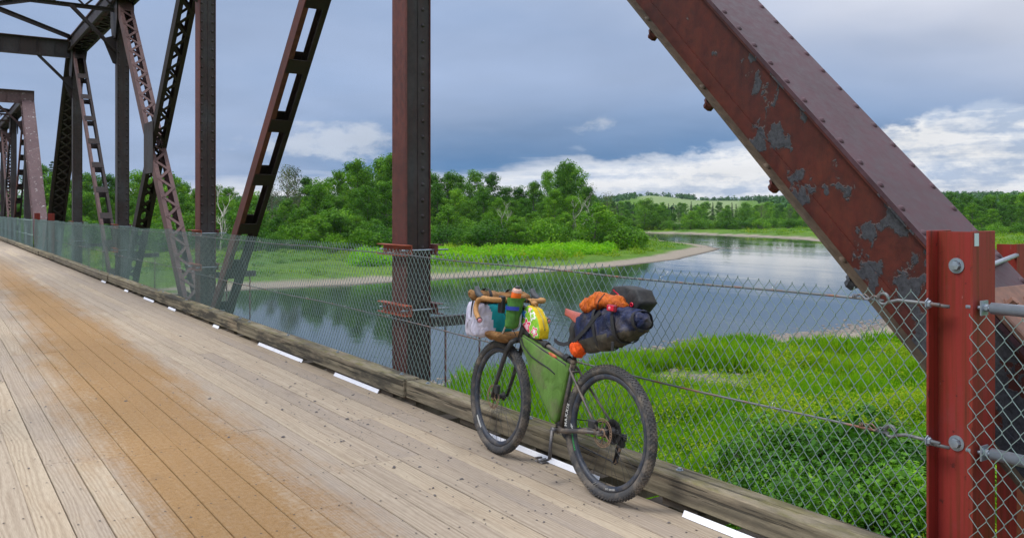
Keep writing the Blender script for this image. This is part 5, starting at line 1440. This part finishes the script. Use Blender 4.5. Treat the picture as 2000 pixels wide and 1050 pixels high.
    path = [(.047, .0, .372 + .045)] + a1 + [(.051, .02, .205), (.051, -.012, .194), (.051, -.032, .210), (.051, -.012, .25), (.051, -.012, .285), (.051, -.048, .30), (.05, -.046, .372), (.047, -.03, .41)]
    i = 0; pts = [Vector(p) for p in path]; acc = 0
    for a, b in zip(pts[:-1], pts[1:]):
        L = (b - a).length; n = max(1, int(L / .0127))
        for q in range(n):
            p0, p1 = a.lerp(b, q / n), a.lerp(b, (q + .92) / n); ch.bar(p0, p1, .0065 if i % 2 else .0042, .0075, up=(1, 0, 0)) if (p1 - p0).length > 1e-5 else None; i += 1
    part('chain', ch, M_BLACKP, t, kind='stuff')
    # seat post and saddle
    s = MB(); s.tube([V((.347, .70)), V((.292, .955))], .0135, 12); s.bevbox((-.022, .27, .945), (.022, .315, .968), .004); s.tube([(-.021, .18, .975), (-.021, .25, .962), (-.021, .33, .962), (-.012, .42, .985)], .0035, 6); s.tube([(.021, .18, .975), (.021, .25, .962), (.021, .33, .962), (.012, .42, .985)], .0035, 6); part('seat_post', s, M_BLACKP, t)
    sd = MB(); vs, fs = [], []; N, K = 15, 16
    for i in range(K + 1):
        k = i / K; y = .165 + .285 * k; w = .066 * (1 - k) ** 1.5 + .019 + .004 * math.sin(k * 3.1); w *= min(1, .55 + 3 * k) if k < .15 else 1; w *= math.sqrt(max(0.02, 1 - max(0, (k - .9) / .1) ** 2 * .9))
        zt = 1.008 - .012 * math.sin(k * 3.14) + .004 * k; dp = .022 + .026 * math.exp(-((k - .42) / .22) ** 2) + .008 * k
        for j in range(N):
            a = math.pi * (j / (N - 1)) ; x = -math.cos(a) * w; sx = abs(math.cos(a)); z = zt - dp * sx ** 3.5 + .004 * math.sin(a)
            vs.append((x, y, z))
    for i in range(K):
        for j in range(N - 1): fs.append((i * N + j, i * N + j + 1, (i + 1) * N + j + 1, (i + 1) * N + j))
    n0 = len(vs); vs2 = [(x * .9, y, z - .006) for (x, y, z) in vs]
    sd.add(vs + vs2, fs + [tuple(n0 + q for q in f[::-1]) for f in fs] + [(j + 1, j, n0 + j, n0 + j + 1) for j in range(N - 1)] + [(K * N + j, K * N + j + 1, n0 + K * N + j + 1, n0 + K * N + j) for j in range(N - 1)] + [(i * N, (i + 1) * N, n0 + (i + 1) * N, n0 + i * N) for i in range(K)] + [((i + 1) * N + N - 1, i * N + N - 1, n0 + i * N + N - 1, n0 + (i + 1) * N + N - 1) for i in range(K)], 0, True)
    part('saddle', sd, M_SADDLE, t)
    # handlebar
    st = MB(); st.tube([V((.862, .865)), V((.842, .985))], .017, 12); st.tube([V((.846, .965)), V((.945, 1.012))], .016, 10); st.lathe([(-.028, .024), (.028, .024)], 14, 'x', (0, .955, 1.018)); part('stem', st, M_BLACKP, t, FR)
    hb = MB(); hb.tube([(-.10, .955, 1.018), (.10, .955, 1.018)], .0135, 10); bar = part('handlebar', hb, M_BLACKP, t, FR)
    for s in (-1, 1):
        tp = MB(); pts = [(s * .085, .955, 1.018), (s * .15, .955, 1.018), (s * .19, .958, 1.019), (s * .212, .975, 1.021), (s * .218, 1.01, 1.022), (s * .220, 1.05, 1.018), (s * .223, 1.078, 1.003), (s * .228, 1.090, .978), (s * .236, 1.082, .950), (s * .244, 1.058, .925), (s * .252, 1.02, .903), (s * .262, .972, .885)]
        # smooth the path
        P = [Vector(p) for p in pts]; Q = []
        for i in range(len(P) - 1):
            p0, p1, p2, p3 = P[max(i - 1, 0)], P[i], P[i + 1], P[min(i + 2, len(P) - 1)]
            for q in range(5): u = q / 5; Q.append(.5 * ((2 * p1) + (p2 - p0) * u + (2 * p0 - 5 * p1 + 4 * p2 - p3) * u * u + (3 * p1 - p0 - 3 * p2 + p3) * u ** 3))
        Q.append(P[-1]); tp.tube(Q, [.0165 + .0011 * ((i % 3) == 0) for i in range(len(Q))], 12); part('bar_tape', tp, M_TAPE, bar)
        e = (Q[-1] - Q[-2]).normalized(); pl = MB(); pl.tube([Q[-1] - e * .012, Q[-1] + e * .001], .0178, 12, 0); pl.tube([Q[-1] + e * .0012, Q[-1] + e * .006], [.0145, .012], 12, 1); part('bar_plug', pl, [M_BLACKP, M_PINK], bar)
        hd = MB(); bag(hd, [(s * .219, 1.045, 1.022), (s * .217, 1.08, 1.035), (s * .216, 1.112, 1.060), (s * .215, 1.125, 1.082)], [.0, .0], [.0, .0]) if False else None
        hd.tube([(s * .220, 1.03, 1.026), (s * .219, 1.065, 1.034), (s * .217, 1.098, 1.045), (s * .215, 1.122, 1.068), (s * .214, 1.130, 1.090)], [.014, .019, .020, .020, .012], 12); part('brake_hood', hd, M_HOOD, bar)
        lv = MB(); lv.tube([(s * .218, 1.128, 1.045), (s * .223, 1.150, 1.0), (s * .232, 1.148, .945), (s * .245, 1.125, .89)], [.0065, .006, .005, .004], 6); part('brake_lever', lv, M_BLACKP, bar)
    cb = MB()
    cb.tube([(-.05, .97, 1.0), (-.06, 1.03, .94), (-.03, .95, .84), (-.03, .90, .80)], .0025, 6); cb.tube([(-.04, .95, .80), (-.062, 1.0, .62), (-.062, 1.05, .47)], .0025, 6); part('cables', cb, M_BLACKP, t, FR)

    # ---- luggage, each its own thing
    b = thing('frame_bag', 'green canvas frame bag with a long black zip inside the bicycle frame', 'bag', M=BM)
    mb = MB(); poly = [(.842, .812), (.36, .694), (.352, .66), (.385, .53), (.442, .335), (.470, .335), (.66, .52), (.866, .775)]
    slab(mb, poly, -.034, .034, .016, lump=.005, seed=2); part('bag_body', mb, M_GREEN, b)
    mb = MB(); mb.tube([(-.046, .835, .795), (-.051, .79, .745), (-.052, .70, .694), (-.052, .60, .668), (-.050, .52, .648), (-.046, .455, .622)], .0045, 8); part('zip', mb, M_STRAP, b)
    mb = MB(); band(mb, [(-.033, .835, .800), (-.038, .60, .741), (-.037, .37, .686)], .014, .005, (0, .12, -1)); part('top_trim', mb, M_PURPLE, b)
    mb = MB(); mb.ball((-.034, .505, .726), .05, 10, 6, 0, (.12, .95, .24), Matrix.Rotation(R(13), 3, 'X')); part('orange_patch', mb, fabric('faded_orange', (.62, .16, .07), None, 20), b)
    for (y, z) in ((.80, .818), (.62, .774), (.405, .722)):
        mb = MB(); a = math.atan2(.13, .51); band(mb, [(.0235 * math.cos(q), y - .0235 * math.sin(q) * math.sin(a), z + .0235 * math.sin(q) * math.cos(a)) for q in [2 * math.pi * i / 16 for i in range(16)]], .036, .003, (0, math.cos(a), math.sin(a)), True); part('strap', mb, M_STRAP, b)
    mb = MB(); mb.bevbox((-.012, .545, .405), (.012, .565, .455), .004); part('buckle', mb, M_STRAP, b)

    b = thing('stem_bag', 'round green stem bag with a blue band beside the handlebar, holding a bottle', 'bag', M=FM)
    mb = MB(); bag(mb, [(-.065, .885, .835), (-.062, .882, .90), (-.060, .876, .97), (-.058, .868, 1.048)], [.055] * 4, [.055] * 4, axis='q' if False else 'x') if False else None
    vs, fs = [], []; K, m = 16, 22
    for i in range(K + 1):
        k = i / K; z = .842 + .20 * k; r = .043 + .010 * k + (.004 if k > .9 else 0); r *= .72 if i == 0 else 1
        for j in range(m):
            a = 2 * math.pi * j / m; p = Vector((-.068 + r * math.cos(a), .905 - .045 * k + r * math.sin(a), z)); nn = Vector((math.cos(a), math.sin(a), 0)); vs.append(p + nn * mnoise.fractal(p * 30, 1, 2, 3) * .006)
    for i in range(K):
        for j in range(m): fs.append((i * m + j, i * m + (j + 1) % m, (i + 1) * m + (j + 1) % m, (i + 1) * m + j))
    fs.append(tuple(range(m))[::-1]); mb.add(vs, fs, 0, True); part('bag_body', mb, M_GREEN2, b)
    mb = MB(); rr = [(-.068 + .0545 * math.cos(a), .875 + .0545 * math.sin(a), .975 + .0 * a) for a in [R(150) + R(120) * i / 12 for i in range(13)]]; band(mb, rr, .024, .003, (0, 0, 1)); part('blue_band', mb, M_BLUE, b)
    b = thing('drink_bottle', 'clear bottle of bright orange drink in the green stem bag', 'bottle', M=FM @ Matrix.Translation((-.067, .884, .972)) @ Matrix.Rotation(R(12), 4, 'X'))
    mb = MB(); mb.lathe([(-.05, .0001), (-.05, .033), (.085, .0335), (.108, .031)], 18, 'z'); part('drink', mb, M_JUICE, b)
    mb = MB(); mb.lathe([(.1083, .0325), (.122, .031), (.132, .024), (.134, .0001)], 18, 'z'); part('bottle_shoulder', mb, M_BOTTLE, b)
    mb = MB(); mb.lathe([(.1342, .018), (.146, .017), (.147, .0001)], 14, 'z'); part('cap', mb, M_BLACKP, b)

    b = thing('floral_bag', 'small floral printed bag with a yellow zipped edge behind the handlebar', 'bag', M=FM)
    mb = MB(); slab(mb, [(.875, .972), (.815, 1.000), (.75, .985), (.685, .925), (.650, .86), (.655, .805), (.715, .800), (.80, .838), (.885, .885)], -.012, .062, .010, lump=.004, mi_side=0, mi_rim=1, seed=5); part('bag_body', mb, [M_FLORAL, M_YELLOW], b)
    mb = MB(); mb.tube([(.025, .83, .995), (.025, .752, .99), (.025, .682, .927), (.025, .646, .86)], .004, 6); part('zip', mb, material('dull_zip', color=(.45, .36, .10), rough=.6), b)
    mb = MB(); mb.ball((.03, .80, 1.015), .02, 10, 6, 0, (1, 1.4, .8)); mb.tube([(.02, .88, 1.01), (0, .84, 1.04), (.02, .80, 1.02), (.02, .76, 1.0)], .003, 5); part('cord_knot', mb, M_TAPE, b)

    b = thing('handlebar_dry_bag', 'rolled brown canvas dry bag strapped across the handlebar', 'bag', M=FM)
    mb = MB(); bag(mb, [(-.250, 1.165, 1.045), (-.215, 1.16, 1.028), (-.12, 1.15, 1.020), (0, 1.14, 1.018), (.12, 1.14, 1.024), (.20, 1.14, 1.035)], [.030, .034, .040, .042, .040, .022], [.03, .055, .062, .06, .055, .04], axis='x', lump=.012, seed=3, n=34, pw=2.2); part('bag_body', mb, M_BROWN, b)
    mb = MB(); bag(mb, [(-.175, 1.02, .790), (-.06, 1.02, .772), (.05, 1.02, .772), (.15, 1.02, .80)], [.026, .032, .032, .022], [.06, .078, .078, .06], axis='x', lump=.008, seed=9); part('cradle', mb, M_BROWN, b)
    for x, c in ((-.115, M_BLACKP), (-.155, M_STRAP), (.03, M_STRAP)):
        mb = MB(); mb.bevbox((x - .016, .935, .935), (x + .016, .985, 1.045), .006) if c is M_BLACKP else band(mb, [(x, 1.10 + .066 * math.cos(q), 1.03 + .05 * math.sin(q)) for q in [2 * math.pi * i / 16 for i in range(16)]], .02, .003, (1, 0, 0), True); part('strap', mb, c, b)
    mb = MB(); mb.tube([(-.06, .965, .93), (-.075, .96, .85), (-.10, .975, .77)], .006, 6); part('cream_strap', mb, material('cream_webbing', color=(.45, .40, .32)), b)
    b = thing('white_and_teal_bag', 'white and teal fabric bag hanging under the left side of the handlebar', 'bag', M=FM)
    mb = MB(); bag(mb, [(-.225, 1.190, .868), (-.17, 1.175, .872), (-.08, 1.165, .880), (.0, 1.16, .89), (.14, 1.16, .90)], [.108, .114, .104, .10, .085], [.070, .085, .085, .085, .075], axis='x', lump=.012, seed=6, n=44, m=34, pw=5.0,
             mfn=lambda c: 0 if c.x < -.100 - (c.z - .87) * .35 else (1 if c.x < .05 else 0)); part('bag_body', mb, [M_WHITEF, M_TEAL], b)

    b = thing('seat_pack', 'big dirty navy seat pack strapped behind the saddle', 'bag', M=BM)
    mb = MB(); bag(mb, [(.300, .862), (.22, .892), (.10, .928), (-.03, .960), (-.14, .990), (-.215, 1.012), (-.245, 1.022)], [.075, .118, .122, .108, .080, .046, .030], [.045, .078, .092, .094, .085, .066, .04], n=40, m=30, pw=2.9, lump=.022, seed=1, scale=17,
             mfn=lambda c: 1 if (c.z < .852 + (.28 - c.y) * .26 - .022) else 0); part('bag_body', mb, [M_NAVY, M_MUDF], b)
    mb = MB(); bag(mb, [(.345, .78), (.335, .84), (.315, .93), (.29, .97)], [.03, .04, .045, .03], [.035, .045, .05, .04], lump=.008, seed=4); part('mount_collar', mb, M_BLK, b)
    def ringband(y, z, a, h, w, wd, nm, ang, mat=M_STRAP):
        mm = MB(); pts = []
        for i in range(28):
            q = 2 * math.pi * i / 28; cx, cz = math.cos(q), math.sin(q); X = math.copysign(abs(cx) ** .7, cx) * w; Z = math.copysign(abs(cz) ** .7, cz) * h
            pts.append((X, y - Z * math.sin(ang), z + Z * math.cos(ang)))
        band(mm, pts, wd, .003, (0, math.cos(ang), math.sin(ang)), True); part(nm, mm, mat, b)
    ringband(-.085, .975, 0, .104, .098, .026, 'strap', R(-14)); ringband(.07, .938, 0, .128, .100, .022, 'strap', R(-16)); ringband(-.215, 1.012, 0, .052, .072, .02, 'strap', R(-16))
    mb = MB(); band(mb, [(-.098, .02, 1.035), (-.100, .07, .99), (-.100, .14, .92), (-.095, .22, .86), (-.07, .30, .80)], .024, .003, (0, .6, .8)); part('strap', mb, M_STRAP, b)
    mb = MB(); band(mb, [(-.05, .33, .825), (-.055, .38, .808), (-.057, .43, .810), (-.055, .475, .825)], .022, .003, (.2, .1, 1)); part('loose_strap_end', mb, M_STRAP, b)
    mb = MB(); mb.bevbox((-.104, -.112, .835), (-.095, -.092, .885), .002, 0, ); part('loose_strap_end', mb, M_STRAP, b)
    b = thing('orange_stuff_sack', 'bright orange crumpled sack tucked under the front of the seat pack', 'bag', M=BM)
    mb = MB(); bag(mb, [(.315, .775), (.295, .782), (.285, .785)], [.022, .045, .02], [.02, .03, .02], n=14, lump=.006, seed=8); bag(mb, [(.290, .782, -.045), (.255, .798, -.052), (.215, .815, -.055), (.185, .822, -.05)], [.03, .05, .042, .015], [.03, .042, .04, .02], n=24, lump=.010, seed=11, scale=30); part('sack_body', mb, M_HOTOR, b)
    b = thing('orange_jacket', 'bundled orange jacket strapped on top of the seat pack', 'jacket', M=BM)
    mb = MB(); bag(mb, [(.245, 1.035, -.02), (.20, 1.055, -.02), (.12, 1.075, -.015), (.04, 1.088, -.01)], [.028, .05, .055, .035], [.045, .065, .07, .05], n=30, m=28, lump=.020, seed=2, pw=2.1, scale=18)
    bag(mb, [(.08, 1.082, -.03), (.02, 1.092, -.03), (-.05, 1.092, -.03), (-.095, 1.070, -.03)], [.03, .036, .036, .02], [.05, .058, .055, .04], n=24, lump=.012, seed=7, pw=2.1); part('jacket_body', mb, M_ORANGE, b)
    mb = MB(); mb.tube([(-.088, .055, 1.05), (-.09, .05, 1.09), (-.05, .045, 1.135)], .003, 5); part('cord', mb, M_STRAP, b)
    b = thing('black_pouch', 'angular black pouch perched behind the orange jacket', 'bag', M=BM)
    mb = MB(); slab(mb, [(.135, 1.125), (.10, 1.175), (.02, 1.185), (-.10, 1.170), (-.150, 1.100), (-.095, 1.040), (.05, 1.040)], .055, .175, .012, lump=.005, seed=4); part('bag_body', mb, M_BLK, b)
    mb = MB(); mb.tube([(.052, .09, 1.155), (.045, .04, 1.135), (.045, -.01, 1.10)], .005, 6); mb.torus(.010, .0045, 12, 6, 'x', (.045, -.075, 1.085)); part('red_toggle', mb, [M_REDLENS], b)
    b = thing('rear_light', 'small red rear light clipped to the top of the seat pack', 'light', M=BM)
    mb = MB(); mb.bevbox((-.112, -.115, 1.045), (-.088, -.045, 1.085), .008, 1); mb.bevbox((-.116, -.108, 1.050), (-.1115, -.052, 1.080), .002, 0); mb.lathe([(-.1175, .0001), (-.1175, .008), (-.116, .009)], 12, 'x', (0, -.075, 1.065), 2); part('lamp_body', mb, [M_REDLENS, material('dark_red_case', color=(.20, .01, .02), rough=.35), M_PINK], b)
build_terrain(); build_water(); build_piers()
build_deck()
build_span(0, 'near steel truss span, dark rusty red members with peeling paint', 2)
build_span(40.3, 'far steel truss span with a faded pink portal beam at the left edge', 1)
build_haze()
build_fence()
build_vegetation(); build_near_meadow()
build_pebbles()
build_bike()
